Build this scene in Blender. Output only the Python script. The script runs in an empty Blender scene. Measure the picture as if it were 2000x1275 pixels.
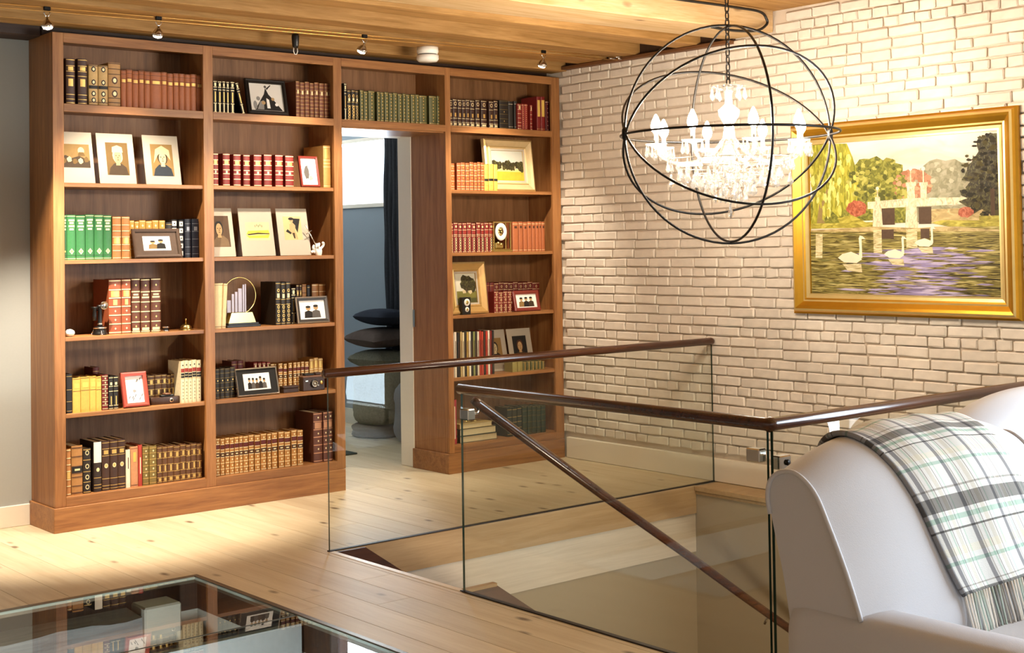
import bpy, bmesh, math, random
from mathutils import Vector, Matrix
random.seed(11)
PI = math.pi
scn = bpy.context.scene
COL = scn.collection
D = bpy.data

# ------------------------------------------------------------------ camera
cam_d = D.cameras.new('camera'); cam = D.objects.new('camera', cam_d); COL.objects.link(cam)
cam_d.sensor_width = 36.0
cam_d.lens = 2671.657 * 36.0 / 2000.0
cam_d.shift_y = -224.156 / 2000.0
cam_d.clip_start = 0.05
_r = Vector((0.76432479, -0.64466433, -0.01468059)); _u = Vector((-0.00445663, -0.02804712, 0.99959667)); _f = Vector((0.64481606, 0.76395109, 0.02431014))
_m = Matrix.Identity(4)
for i in range(3):
    _m[i][0] = _r[i]; _m[i][1] = _u[i]; _m[i][2] = -_f[i]
_m[0][3], _m[1][3], _m[2][3] = -2.93039, -7.39203, 1.54298
cam.matrix_world = _m
scn.camera = cam

# ------------------------------------------------------------------ world, daylight, exposure
vs = scn.view_settings
vs.view_transform = 'Standard'; vs.look = 'None'; vs.gamma = 1.0; vs.use_curve_mapping = False
vs.exposure = 0.25
scn.cycles.use_denoising = True
scn.cycles.max_bounces = 10
scn.cycles.transparent_max_bounces = 16
scn.cycles.sample_clamp_indirect = 8.0
scn.cycles.caustics_reflective = False
scn.cycles.caustics_refractive = False
wd = D.worlds.new('sky'); scn.world = wd; wd.use_nodes = True
bg = wd.node_tree.nodes['Background']
bg.inputs[0].default_value = (0.78, 0.88, 1.0, 1); bg.inputs[1].default_value = 1.6

def area_light(name, loc, rot, sx, sy, power, color):
    l = D.lights.new(name, 'AREA'); l.shape = 'RECTANGLE'; l.size = sx; l.size_y = sy
    l.energy = power; l.color = color
    o = D.objects.new(name, l); COL.objects.link(o); o.location = loc; o.rotation_euler = rot
    return o
DAY = (0.80, 0.90, 1.0)
# daylight entering by the tall window in the brick wall, the windows behind the camera, and the window of the room beyond
area_light('daylight_brick_wall_window', (3.92, -6.65, 1.22), (0, PI/2, 0), 2.1, 3.0, 440, (0.72, 0.86, 1.0))
area_light('daylight_rear_window', (-1.2, -10.05, 1.45), (-PI/2, 0, 0), 3.6, 1.9, 130, DAY)
area_light('daylight_far_room_window', (3.96, 2.75, 2.18), (0, PI/2, 0), 0.50, 1.1, 130, DAY)

# ------------------------------------------------------------------ helpers: colour and materials
def lin(c):
    c = c / 255.0
    return c / 12.92 if c <= 0.04045 else ((c + 0.055) / 1.055) ** 2.4
def rgb(h):
    if isinstance(h, str):
        h = tuple(int(h[i:i+2], 16) for i in (0, 2, 4))
    return (lin(h[0]), lin(h[1]), lin(h[2]), 1.0)
MATS = {}
def new_mat(name):
    m = D.materials.new(name); m.use_nodes = True
    nt = m.node_tree; b = nt.nodes['Principled BSDF']
    return m, nt, b
def N(nt, t, **kw):
    n = nt.nodes.new(t)
    for k, v in kw.items():
        setattr(n, k, v)
    return n
def mat(name, col, rough=0.6, metal=0.0, var=0.12, scale=30.0, bump=0.0, emit=None, estr=0.0, spec=None, rnd=0.0):
    """plain surface with slight noise in colour, optional fine bump and per-object variation"""
    if name in MATS: return MATS[name]
    m, nt, b = new_mat(name)
    c = rgb(col)
    b.inputs['Roughness'].default_value = rough; b.inputs['Metallic'].default_value = metal
    if spec is not None: b.inputs['Specular IOR Level'].default_value = spec
    tc = N(nt, 'ShaderNodeTexCoord')
    nz = N(nt, 'ShaderNodeTexNoise'); nz.inputs['Scale'].default_value = scale; nz.inputs['Detail'].default_value = 4
    nt.links.new(tc.outputs['Object'], nz.inputs['Vector'])
    mx = N(nt, 'ShaderNodeMix', data_type='RGBA')
    mx.inputs[6].default_value = tuple(x * (1 - var) for x in c[:3]) + (1,)
    mx.inputs[7].default_value = tuple(min(1, x * (1 + var)) for x in c[:3]) + (1,)
    nt.links.new(nz.outputs['Fac'], mx.inputs[0])
    out = mx.outputs[2]
    if rnd:
        oi = N(nt, 'ShaderNodeObjectInfo'); hs = N(nt, 'ShaderNodeHueSaturation')
        mr = N(nt, 'ShaderNodeMapRange'); mr.inputs[3].default_value = 1 - rnd; mr.inputs[4].default_value = 1 + rnd
        nt.links.new(oi.outputs['Random'], mr.inputs[0]); nt.links.new(mr.outputs[0], hs.inputs['Value'])
        nt.links.new(out, hs.inputs['Color']); out = hs.outputs[0]
    nt.links.new(out, b.inputs['Base Color'])
    if bump:
        bp = N(nt, 'ShaderNodeBump'); bp.inputs['Strength'].default_value = bump; bp.inputs['Distance'].default_value = 0.004
        nt.links.new(nz.outputs['Fac'], bp.inputs['Height']); nt.links.new(bp.outputs[0], b.inputs['Normal'])
    if emit is not None:
        b.inputs['Emission Color'].default_value = rgb(emit); b.inputs['Emission Strength'].default_value = estr
    MATS[name] = m
    return m
def wood(name, light, dark, axis='X', rough=0.45, scale=1.0, rnd=0.08, knots=False, spec=0.4, stretch=14.0, contrast=1.0):
    if name in MATS: return MATS[name]
    m, nt, b = new_mat(name)
    b.inputs['Roughness'].default_value = rough; b.inputs['Specular IOR Level'].default_value = spec
    tc = N(nt, 'ShaderNodeTexCoord'); oi = N(nt, 'ShaderNodeObjectInfo')
    off = N(nt, 'ShaderNodeVectorMath', operation='SCALE'); cmb = N(nt, 'ShaderNodeCombineXYZ')
    for k in range(3): nt.links.new(oi.outputs['Random'], cmb.inputs[k])
    nt.links.new(cmb.outputs[0], off.inputs[0]); off.inputs['Scale'].default_value = 37.0
    add = N(nt, 'ShaderNodeVectorMath', operation='ADD')
    nt.links.new(tc.outputs['Object'], add.inputs[0]); nt.links.new(off.outputs[0], add.inputs[1])
    mp = N(nt, 'ShaderNodeMapping')
    s = [stretch * scale] * 3; s['XYZ'.index(axis)] = 0.9 * scale
    mp.inputs['Scale'].default_value = s
    nt.links.new(add.outputs[0], mp.inputs['Vector'])
    nz = N(nt, 'ShaderNodeTexNoise'); nz.inputs['Scale'].default_value = 1.6; nz.inputs['Detail'].default_value = 8; nz.inputs['Distortion'].default_value = 0.9
    nt.links.new(mp.outputs[0], nz.inputs['Vector'])
    nf = N(nt, 'ShaderNodeTexNoise'); nf.inputs['Scale'].default_value = 9; nf.inputs['Detail'].default_value = 5
    nt.links.new(mp.outputs[0], nf.inputs['Vector'])
    mxf = N(nt, 'ShaderNodeMix', data_type='FLOAT'); mxf.inputs[0].default_value = 0.35
    nt.links.new(nz.outputs['Fac'], mxf.inputs[2]); nt.links.new(nf.outputs['Fac'], mxf.inputs[3])
    cr = N(nt, 'ShaderNodeValToRGB')
    cr.color_ramp.elements[0].position = 0.5 - 0.18 / contrast; cr.color_ramp.elements[0].color = rgb(dark)
    cr.color_ramp.elements[1].position = 0.5 + 0.16 / contrast; cr.color_ramp.elements[1].color = rgb(light)
    nt.links.new(mxf.outputs[0], cr.inputs[0])
    out = cr.outputs[0]
    if knots:
        mk = N(nt, 'ShaderNodeMapping'); sk = [9.0] * 3; sk['XYZ'.index(axis)] = 4.0
        mk.inputs['Scale'].default_value = sk
        nt.links.new(add.outputs[0], mk.inputs['Vector'])
        vr = N(nt, 'ShaderNodeTexVoronoi'); vr.inputs['Scale'].default_value = 0.75
        nt.links.new(mk.outputs[0], vr.inputs['Vector'])
        nk = N(nt, 'ShaderNodeTexNoise'); nk.inputs['Scale'].default_value = 2.0
        nt.links.new(mk.outputs[0], nk.inputs['Vector'])
        ad = N(nt, 'ShaderNodeMath', operation='MULTIPLY_ADD'); ad.inputs[1].default_value = 0.12
        nt.links.new(nk.outputs['Fac'], ad.inputs[0]); nt.links.new(vr.outputs['Distance'], ad.inputs[2])
        rk = N(nt, 'ShaderNodeMapRange'); rk.inputs[1].default_value = 0.11; rk.inputs[2].default_value = 0.22
        rk.inputs[3].default_value = 0.85; rk.inputs[4].default_value = 0.0
        nt.links.new(ad.outputs[0], rk.inputs[0])
        mk2 = N(nt, 'ShaderNodeMix', data_type='RGBA'); mk2.inputs[7].default_value = rgb(knots)
        nt.links.new(rk.outputs[0], mk2.inputs[0]); nt.links.new(out, mk2.inputs[6]); out = mk2.outputs[2]
    if rnd:
        hs = N(nt, 'ShaderNodeHueSaturation'); mr = N(nt, 'ShaderNodeMapRange')
        mr.inputs[3].default_value = 1 - rnd; mr.inputs[4].default_value = 1 + rnd
        nt.links.new(oi.outputs['Random'], mr.inputs[0]); nt.links.new(mr.outputs[0], hs.inputs['Value'])
        nt.links.new(out, hs.inputs['Color']); out = hs.outputs[0]
    nt.links.new(out, b.inputs['Base Color'])
    bp = N(nt, 'ShaderNodeBump'); bp.inputs['Strength'].default_value = 0.15; bp.inputs['Distance'].default_value = 0.002
    nt.links.new(mxf.outputs[0], bp.inputs['Height']); nt.links.new(bp.outputs[0], b.inputs['Normal'])
    MATS[name] = m
    return m
def pane_glass(name, tint='f4fbf7', refl=1.0, ior=1.5):
    """clear pane: see-through with a Fresnel mirror reflection"""
    m = D.materials.new(name); m.use_nodes = True; nt = m.node_tree
    nt.nodes.clear()
    o = N(nt, 'ShaderNodeOutputMaterial'); tr = N(nt, 'ShaderNodeBsdfTransparent'); gl = N(nt, 'ShaderNodeBsdfGlossy')
    tr.inputs[0].default_value = rgb(tint); gl.inputs['Roughness'].default_value = 0.0
    fr = N(nt, 'ShaderNodeFresnel'); fr.inputs[0].default_value = ior
    ml = N(nt, 'ShaderNodeMath', operation='MULTIPLY'); ge = N(nt, 'ShaderNodeNewGeometry')
    fs = N(nt, 'ShaderNodeMapRange'); fs.inputs[3].default_value = refl; fs.inputs[4].default_value = 0.0   # only the entry face mirrors: no false total reflection in an unrefracted pane
    nt.links.new(ge.outputs['Backfacing'], fs.inputs[0]); nt.links.new(fs.outputs[0], ml.inputs[1])
    nt.links.new(fr.outputs[0], ml.inputs[0])
    mx = N(nt, 'ShaderNodeMixShader'); nt.links.new(ml.outputs[0], mx.inputs[0])
    nt.links.new(tr.outputs[0], mx.inputs[1]); nt.links.new(gl.outputs[0], mx.inputs[2]); nt.links.new(mx.outputs[0], o.inputs[0])
    MATS[name] = m
    return m
def crystal_mat():
    m = D.materials.new('crystal'); m.use_nodes = True; nt = m.node_tree; nt.nodes.clear()
    o = N(nt, 'ShaderNodeOutputMaterial'); tr = N(nt, 'ShaderNodeBsdfTransparent'); gl = N(nt, 'ShaderNodeBsdfGlossy'); tl = N(nt, 'ShaderNodeBsdfTranslucent')
    gl.inputs['Roughness'].default_value = 0.05; tl.inputs[0].default_value = (0.9, 0.9, 0.88, 1)
    m1 = N(nt, 'ShaderNodeMixShader'); m1.inputs[0].default_value = 0.35
    m2 = N(nt, 'ShaderNodeMixShader'); m2.inputs[0].default_value = 0.45
    nt.links.new(tr.outputs[0], m1.inputs[1]); nt.links.new(tl.outputs[0], m1.inputs[2])
    nt.links.new(m1.outputs[0], m2.inputs[1]); nt.links.new(gl.outputs[0], m2.inputs[2]); nt.links.new(m2.outputs[0], o.inputs[0])
    MATS['crystal'] = m
    return m

# ------------------------------------------------------------------ helpers: meshes
class MB:
    """collects shapes; build() links them as ONE mesh object"""
    def __init__(s): s.v = []; s.f = []; s.m = []; s.sm = []; s.mats = []
    def mi(s, m):
        if m not in s.mats: s.mats.append(m)
        return s.mats.index(m)
    def add(s, vs, fs, m, smooth=False):
        o = len(s.v); k = s.mi(m)
        s.v += [tuple(p) for p in vs]
        for f in fs:
            s.f.append(tuple(i + o for i in f)); s.m.append(k); s.sm.append(smooth)
    def box(s, x0, y0, z0, x1, y1, z1, m, c=0.0):
        if x0 > x1: x0, x1 = x1, x0
        if y0 > y1: y0, y1 = y1, y0
        if z0 > z1: z0, z1 = z1, z0
        if c <= 0:
            vs = [(x, y, z) for z in (z0, z1) for y in (y0, y1) for x in (x0, x1)]
            fs = [(0, 2, 3, 1), (4, 5, 7, 6), (0, 1, 5, 4), (2, 6, 7, 3), (0, 4, 6, 2), (1, 3, 7, 5)]
            s.add(vs, fs, m); return
        c = min(c, (x1-x0)*.45, (y1-y0)*.45, (z1-z0)*.45)
        vs = []; idx = {}
        for sx in (0, 1):
            for sy in (0, 1):
                for sz in (0, 1):
                    X = (x0, x1)[sx]; Y = (y0, y1)[sy]; Z = (z0, z1)[sz]
                    dx = c if sx == 0 else -c; dy = c if sy == 0 else -c; dz = c if sz == 0 else -c
                    for a, p in (('x', (X, Y+dy, Z+dz)), ('y', (X+dx, Y, Z+dz)), ('z', (X+dx, Y+dy, Z))):
                        idx[(sx, sy, sz, a)] = len(vs); vs.append(p)
        F = []
        I = idx
        for q in (0, 1):
            F.append([I[(q, a, b, 'x')] for a, b in ((0, 0), (1, 0), (1, 1), (0, 1))])
            F.append([I[(a, q, b, 'y')] for a, b in ((0, 0), (1, 0), (1, 1), (0, 1))])
            F.append([I[(a, b, q, 'z')] for a, b in ((0, 0), (1, 0), (1, 1), (0, 1))])
        for a in (0, 1):
            for b in (0, 1):
                F.append([I[(a, b, 0, 'x')], I[(a, b, 1, 'x')], I[(a, b, 1, 'y')], I[(a, b, 0, 'y')]])
                F.append([I[(a, 0, b, 'x')], I[(a, 1, b, 'x')], I[(a, 1, b, 'z')], I[(a, 0, b, 'z')]])
                F.append([I[(0, a, b, 'y')], I[(1, a, b, 'y')], I[(1, a, b, 'z')], I[(0, a, b, 'z')]])
        for a in (0, 1):
            for b in (0, 1):
                for d in (0, 1):
                    F.append([I[(a, b, d, 'x')], I[(a, b, d, 'y')], I[(a, b, d, 'z')]])
        s.add(vs, F, m)
    def tube(s, pts, r, m, seg=10, caps=True, closed=False):
        pts = [Vector(p) for p in pts]; n = len(pts)
        rs = r if isinstance(r, (list, tuple)) else [r] * n
        vs = []; fs = []; prev = None
        for i, p in enumerate(pts):
            a = pts[(i-1) % n] if (i > 0 or closed) else p
            b = pts[(i+1) % n] if (i < n-1 or closed) else p
            t = (b - a).normalized()
            if prev is None:
                up = Vector((0, 0, 1)) if abs(t.z) < 0.9 else Vector((1, 0, 0))
                nx = t.cross(up).normalized()
            else:
                nx = (prev - t * prev.dot(t)).normalized()
            prev = nx; ny = t.cross(nx)
            for k in range(seg):
                an = 2*PI*k/seg
                vs.append(p + (nx*math.cos(an) + ny*math.sin(an)) * rs[i])
        for i in range(n if closed else n-1):
            j = (i+1) % n
            for k in range(seg):
                k2 = (k+1) % seg
                fs.append((i*seg+k, i*seg+k2, j*seg+k2, j*seg+k))
        if caps and not closed:
            fs.append(tuple(range(seg-1, -1, -1))); fs.append(tuple((n-1)*seg + k for k in range(seg)))
        s.add(vs, fs, m, True)
    def lathe(s, prof, m, c=(0, 0, 0), seg=20, axis='Z', smooth=True):
        vs = []; fs = []
        for r, h in prof:
            for k in range(seg):
                a = 2*PI*k/seg
                p = (r*math.cos(a), r*math.sin(a), h)
                if axis == 'Y': p = (p[0], p[2], p[1])
                if axis == 'X': p = (p[2], p[0], p[1])
                vs.append((p[0]+c[0], p[1]+c[1], p[2]+c[2]))
        for i in range(len(prof)-1):
            for k in range(seg):
                k2 = (k+1) % seg
                fs.append((i*seg+k, i*seg+k2, (i+1)*seg+k2, (i+1)*seg+k))
        if prof[0][0] > 1e-5: fs.append(tuple(range(seg-1, -1, -1)))
        if prof[-1][0] > 1e-5: fs.append(tuple((len(prof)-1)*seg + k for k in range(seg)))
        s.add(vs, fs, m, smooth)
    def prism(s, poly, a0, a1, m, plane='XZ', smooth=False):
        """extrude a 2-D polygon; plane names its axes, the third axis runs a0..a1"""
        n = len(poly); vs = []
        for a in (a0, a1):
            for p, q in poly:
                vs.append((p, a, q) if plane == 'XZ' else (p, q, a) if plane == 'XY' else (a, p, q))
        fs = [tuple(range(n)), tuple(range(2*n-1, n-1, -1))]
        fs += [(i, (i+1) % n, n + (i+1) % n, n + i) for i in range(n)]
        s.add(vs, fs, m, smooth)
    def grid(s, rows, m, smooth=True, close_u=False):
        nu = len(rows[0]); vs = [p for r in rows for p in r]; fs = []
        for i in range(len(rows)-1):
            for k in range(nu if close_u else nu-1):
                k2 = (k+1) % nu
                fs.append((i*nu+k, i*nu+k2, (i+1)*nu+k2, (i+1)*nu+k))
        s.add(vs, fs, m, smooth)
    def mesh(s, name):
        me = D.meshes.new(name); me.from_pydata(s.v, [], s.f)
        for mm in s.mats: me.materials.append(mm)
        me.polygons.foreach_set('material_index', s.m); me.polygons.foreach_set('use_smooth', s.sm)
        me.update()
        bm = bmesh.new(); bm.from_mesh(me); bmesh.ops.recalc_face_normals(bm, faces=bm.faces); bm.to_mesh(me); bm.free()
        return me
    def build(s, name, parent=None, loc=None, rot=None):
        return link(name, s.mesh(name), parent, loc, rot)
def link(name, me, parent=None, loc=None, rot=None):
    o = D.objects.new(name, me); COL.objects.link(o)
    if parent is not None: o.parent = parent
    if loc is not None: o.location = loc
    if rot is not None: o.rotation_euler = rot
    return o
def tag(o, label, cat, group=None, kind=None):
    o['label'] = label; o['category'] = cat
    if group: o['group'] = group
    if kind: o['kind'] = kind
    return o
def thing(name, label, cat, loc=(0, 0, 0), rot=(0, 0, 0), group=None):
    o = D.objects.new(name, None); COL.objects.link(o); o.empty_display_size = 0.1
    o.location = loc; o.rotation_euler = rot
    return tag(o, label, cat, group)
def struct(o, label=None):
    o['kind'] = 'structure'
    if label: o['label'] = label
    return o
def sroot(name, label=None):
    o = D.objects.new(name, None); COL.objects.link(o); o.empty_display_size = 0.1
    return struct(o, label)
def one(name, parent, m, *boxes, c=0.0):
    b = MB()
    for q in boxes: b.box(*q, m, c)
    return b.build(name, parent)

# ------------------------------------------------------------------ materials
WAL = wood('walnut', 'a87545', '7b4e2a', 'X', 0.38, rnd=0.06)
WALV = wood('walnut_vertical', 'a87545', '7b4e2a', 'Z', 0.38, rnd=0.06)
WALB = wood('walnut_back', '976c48', '6f4b2d', 'Z', 0.5, rnd=0.0)
RAILW = wood('rail_wood', '4f2814', '2f160b', 'X', 0.22, rnd=0.03, spec=0.6)
OAK = wood('oak_floor', 'd2c3a7', 'baa585', 'Y', 0.48, scale=0.6, rnd=0.07, knots='4f3822', spec=0.45, contrast=0.8)
PINE = wood('pine_joist', 'b48a55', '86602f', 'X', 0.6, rnd=0.10, spec=0.2)
PALE = wood('pale_beam', 'd3b68f', 'b8945f', 'X', 0.65, rnd=0.04, spec=0.2, knots='6a4a2a')
BOARD = wood('ceiling_board', 'b18750', '8a6234', 'X', 0.6, rnd=0.08, spec=0.2)
DARKW = wood('dark_timber', '3a2416', '24150c', 'X', 0.6)
FASC = wood('fascia_oak', 'b99c74', 'a3855d', 'X', 0.5, rnd=0.0)
WHITEWASH = wood('whitewashed_board', 'd8cdbb', 'c8bca8', 'X', 0.6, rnd=0.0, stretch=20)
GREYTIM = wood('grey_timber', '77777a', '4e5054', 'X', 0.7, rnd=0.0)
BRICK = mat('painted_brick', 'd8cfc3', 0.75, var=0.13, scale=16, bump=0.6, spec=0.25, rnd=0.06)
MORTAR = mat('painted_mortar', 'cdbfae', 0.85, var=0.06, scale=40, bump=0.4, spec=0.2)
WHITE = mat('white_paint', 'e8e0d2', 0.45, var=0.02)
GREYW = mat('grey_wall_paint', 'a6a8a5', 0.8, var=0.03, scale=80)
BLUEW = mat('blue_grey_wall_paint', '8a96a0', 0.8, var=0.03, scale=80)
TAUPE = mat('taupe_wall_paint', 'a5977f', 0.85, var=0.03, scale=90)
PLAST = mat('cream_plaster', 'd9cfc0', 0.85, var=0.03)
GLASS = pane_glass('railing_glass', 'fafcfa', 0.9)
GEDGE = mat('glass_edge', '20342c', 0.15, var=0.0)
FGLASS = pane_glass('floor_glass', 'eef4f1', 0.9, 1.5)
WGLASS = pane_glass('window_glass', 'ffffff', 0.5)
CHROME = mat('chrome', 'd9d9d9', 0.12, 1.0, var=0.0)
STEEL = mat('brushed_steel', 'a9a49a', 0.35, 1.0, var=0.05)
BLACKM = mat('black_iron', '14110f', 0.4, 0.6, var=0.0)
BLACK = mat('black_plastic', '0f0d0c', 0.4, var=0.0)
COPPERW = mat('copper_wire', 'd9a860', 0.3, 1.0, var=0.0)
GOLDF = mat('gold_leaf', 'c9982f', 0.32, 0.85, var=0.12, scale=14)
GOLDP = mat('pale_gold', 'e6cf8e', 0.35, 0.7, var=0.1, scale=14)
GILT = mat('gilt', 'd9b468', 0.4, 0.6, var=0.1, scale=60)
PALEGILT = mat('pale_gilt', 'ead9a8', 0.5, 0.3, var=0.1, scale=60)
BRASS = mat('brass', 'd8c07a', 0.25, 1.0, var=0.0)
SILVER = mat('silver', 'dcd8d0', 0.22, 0.9, var=0.0)
PAGES = mat('page_paper', 'd8c8a2', 0.85, var=0.15, scale=120)
MATB = mat('mat_board', 'afa595', 0.85, var=0.02)
PORC = mat('porcelain', 'f3efe6', 0.25, var=0.0)
CRYS = crystal_mat()
BULB = mat('bulb_glow', 'fff3dc', 0.5, var=0.0, emit='ffeed6', estr=520.0)
SPOTB = mat('spot_bulb_glow', 'fff3dc', 0.5, var=0.0, emit='ffe9c8', estr=25.0)
UPH = mat('linen_upholstery', 'bdbdc0', 0.9, var=0.03, scale=260, bump=0.12, spec=0.15)
WEAVE = mat('white_cotton', 'f2efe8', 0.9, var=0.03, scale=200)
DKCURT = mat('charcoal_curtain', '3b3d42', 0.95, var=0.25, scale=60, bump=0.3, spec=0.1)
PIL1 = mat('navy_cushion_cloth', '2f333d', 0.9, var=0.15, scale=40, bump=0.2, spec=0.1)
PIL2 = mat('brown_cushion_cloth', '5a4e48', 0.9, var=0.2, scale=30, bump=0.2, spec=0.1)
FUR = mat('shaggy_wool', '7d7a68', 0.98, var=0.35, scale=60, bump=1.0, spec=0.05)
RUG = mat('dark_rug_wool', '3f4644', 0.95, var=0.2, scale=90, bump=0.4, spec=0.05)

# ================================================================== THE SETTING
def sub_rect(r, h):
    """rectangle r minus rectangle h -> list of rectangles (x0,y0,x1,y1)"""
    x0, y0, x1, y1 = r; a0, b0, a1, b1 = h
    if a0 >= x1 or a1 <= x0 or b0 >= y1 or b1 <= y0: return [r]
    out = []
    if x0 < a0: out.append((x0, y0, a0, y1)); x0 = a0
    if x1 > a1: out.append((a1, y0, x1, y1)); x1 = a1
    if y0 < b0: out.append((x0, y0, x1, b0))
    if y1 > b1: out.append((x0, b1, x1, y1))
    return out
WELL = (0.862, -4.285, 3.79, -1.445)
GFLOOR = (-2.1, -3.42, 0.127, -1.409)
# ---- floor of oak planks running away from the camera
floor = sroot('floor', 'wide pale oak plank floor with knots')
bfl = MB()
for r in [(-5, -10, 3.79, -5.6), (-5, -5.6, -1.6, 0.35)]:
    for q in sub_rect(r, GFLOOR):
        bfl.box(q[0], q[1], -0.16, q[2], q[3], 0.0, OAK)
bfl.build('floor_slab', floor)
random.seed(5)
W = 0.185; x = -1.6; col = 0
while x < 3.79:
    x1 = min(x + W, 3.79)
    ys = [-5.6]; y = -5.6 + random.uniform(0.6, 2.4)
    while y < 4.2:
        ys.append(y); y += random.uniform(1.6, 2.8)
    ys.append(4.4)
    for a, b in zip(ys[:-1], ys[1:]):
        rects = [(x + 0.0006, a + 0.0006, x1 - 0.0006, b - 0.0006)]
        for h in (WELL, GFLOOR):
            rects = [q for rr in rects for q in sub_rect(rr, h)]
        rects = [q for q in rects if q[2]-q[0] > 0.004 and q[3]-q[1] > 0.02]
        if not rects: continue
        pb = MB()
        for q in rects: pb.box(q[0], q[1], -0.022, q[2], q[3], 0.0, OAK, 0.0012)
        pb.build('plank', floor)
    x = x1
sb = MB()
for q in sub_rect((-1.6, -5.6, 3.79, 4.4), WELL):
    for q2 in sub_rect(q, GFLOOR): sb.box(q2[0], q2[1], -0.16, q2[2], q2[3], -0.023, DARKW)
sb.build('subfloor', floor)

# ---- brick wall on the right
bw = MB()
for q in [(3.799, -5.1, -2.9, 4.0, 0.50, 3.0), (3.799, -8.2, 2.3, 4.0, -5.1, 3.0), (3.799, -8.2, -2.9, 4.0, -5.1, 0.04), (3.799, -10, -2.9, 4.0, -8.2, 3.0)]:
    bw.box(q[0]+.004, *q[1:], MORTAR)
wall_right = struct(bw.build('wall_right'), 'cream painted brick wall')
def brick_mesh(L, seed):
    rnd = random.Random(seed); b = MB()
    H = 0.0631 - 0.0088
    b.box(-0.013, -L/2, -H/2, 0.014, L/2, H/2, BRICK, 0.006)
    b.v = [(p[0] + rnd.uniform(-.002, .002), p[1] + rnd.uniform(-.0025, .0025), p[2] + rnd.uniform(-.003, .003)) for p in b.v]
    return b
ST = [(brick_mesh(0.198, i), 0.198) for i in range(6)]; HD = [(brick_mesh(0.094, 20+i), 0.094) for i in range(4)]
STM = [b.mesh('brick') for b, _ in ST]; HDM = [b.mesh('brick') for b, _ in HD]
random.seed(8)
bricks = []
for k in range(-19, 28):
    z = 1.3145 + 0.0631 * (k + 0.5)
    if z - 0.03 < 0.149 or z + 0.03 > 2.975: continue
    head = (k % 6 == 0) or k == 23
    y = 0.10 - random.uniform(0, 0.03) - (0.103 if (k % 2) else 0.0)
    while y > -4.95:
        hd = head or random.random() < 0.04
        if head and random.random() < 0.12: hd = False
        L = (0.094 if hd else 0.198) * random.uniform(0.96, 1.05)
        yc = y - L/2
        if not (z > 2.80 and yc > -1.98):
            v = random.randrange(4) if hd else random.randrange(6)
            bricks.append((yc, z + random.uniform(-.0015, .0015), L, hd, v, random.uniform(-.004, .004), random.gauss(0, .006), random.gauss(0, .012)))
        y -= L + 0.0088
def showing(b):
    yc, z = b[0], b[1]
    if yc < -3.60 or (-3.58 < yc < -2.16 and 1.16 < z < 2.18): return False
    if z < 0.62 and yc < -2.35: return False
    return True
order = sorted([i for i, b in enumerate(bricks) if showing(b)], key=lambda i: bricks[i][0])
near = set(order[:300])
rest = MB()
for i, (yc, z, L, hd, v, dx, rx, rz) in enumerate(bricks):
    base = HD[v] if hd else ST[v]
    if i in near:
        o = link('brick', (HDM if hd else STM)[v], wall_right, (3.797 + dx, yc, z), (rx, 0, rz))
        o.scale = (1, L / base[1], 1)
    else:
        s = L / base[1]
        vs = [(3.797 + dx + p[0], yc + p[1]*s - rz*p[0], z + p[2] + rx*p[1]) for p in base[0].v]
        rest.add(vs, base[0].f, BRICK)
ro = rest.build('bricks', wall_right); ro['kind'] = 'stuff'
bb = MB(); bb.box(3.766, -1.44, 0, 3.80, -0.03, 0.149, WHITE, 0.004); bb.box(3.766, -5.1, 0, 3.80, -1.442, 0.149, WHITE, 0.004)
struct(bb.build('baseboard_right'), 'tall cream baseboard under the brick wall')

# ---- back wall that carries the bookcase, with the doorway
wb = MB()
wb.box(-5, 0.35, 0, 1.90, 0.50, 3.0, GREYW); wb.box(2.745, 0.35, 0, 3.79, 0.50, 3.0, GREYW); wb.box(1.90, 0.35, 2.335, 2.745, 0.50, 3.0, GREYW)
struct(wb.build('wall_back'), 'grey painted wall behind the bookcase')
bb = MB(); bb.box(-5, 0.335, 0, -0.012, 0.35, 0.12, WHITE, 0.003)
struct(bb.build('baseboard_back'), 'white baseboard left of the bookcase')
dj = sroot('door_1', 'white door jamb in the bookcase opening')
one('jamb', dj, WHITE, (2.722, 0.40, 0, 2.745, 0.56, 2.335), c=0.003)
one('jamb', dj, WHITE, (1.90, 0.40, 0, 1.922, 0.56, 2.335), c=0.003)
one('head_jamb', dj, WHITE, (1.922, 0.40, 2.312, 2.722, 0.56, 2.335), c=0.003)
one('hinge', dj, STEEL, (2.7195, 0.375, 0.98, 2.724, 0.395, 1.10))
tb = MB(); tb.box(-5, 0.16, 2.752, -0.001, 0.35, 2.97, DARKW, 0.006)
struct(tb.build('trim_1'), 'dark timber over the grey wall')

# ---- room shell out of frame
sh = MB(); sh.box(-5.15, -10, 0, -5, 0.5, 3.0, PLAST); struct(sh.build('wall_left'))
sh = MB()
for q in [(-5, -10.15, 0, -3.1, -10, 3.0), (0.7, -10.15, 0, 3.8, -10, 3.0), (-3.1, -10.15, 0, 0.7, -10, 0.45), (-3.1, -10.15, 2.45, 0.7, -10, 3.0)]: sh.box(*q, PLAST)
struct(sh.build('wall_front'))
w3 = sroot('window_3')
one('window_frame', w3, WHITE, (-3.1, -10.08, 0.45, 0.7, -10.0, 0.52), (-3.1, -10.08, 2.38, 0.7, -10.0, 2.45), (-3.1, -10.08, 0.45, -3.03, -10.0, 2.45), (0.63, -10.08, 0.45, 0.7, -10.0, 2.45), (-1.9, -10.08, 0.45, -1.83, -10.0, 2.45), (-0.57, -10.08, 0.45, -0.5, -10.0, 2.45))
w2 = sroot('window_2')
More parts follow.
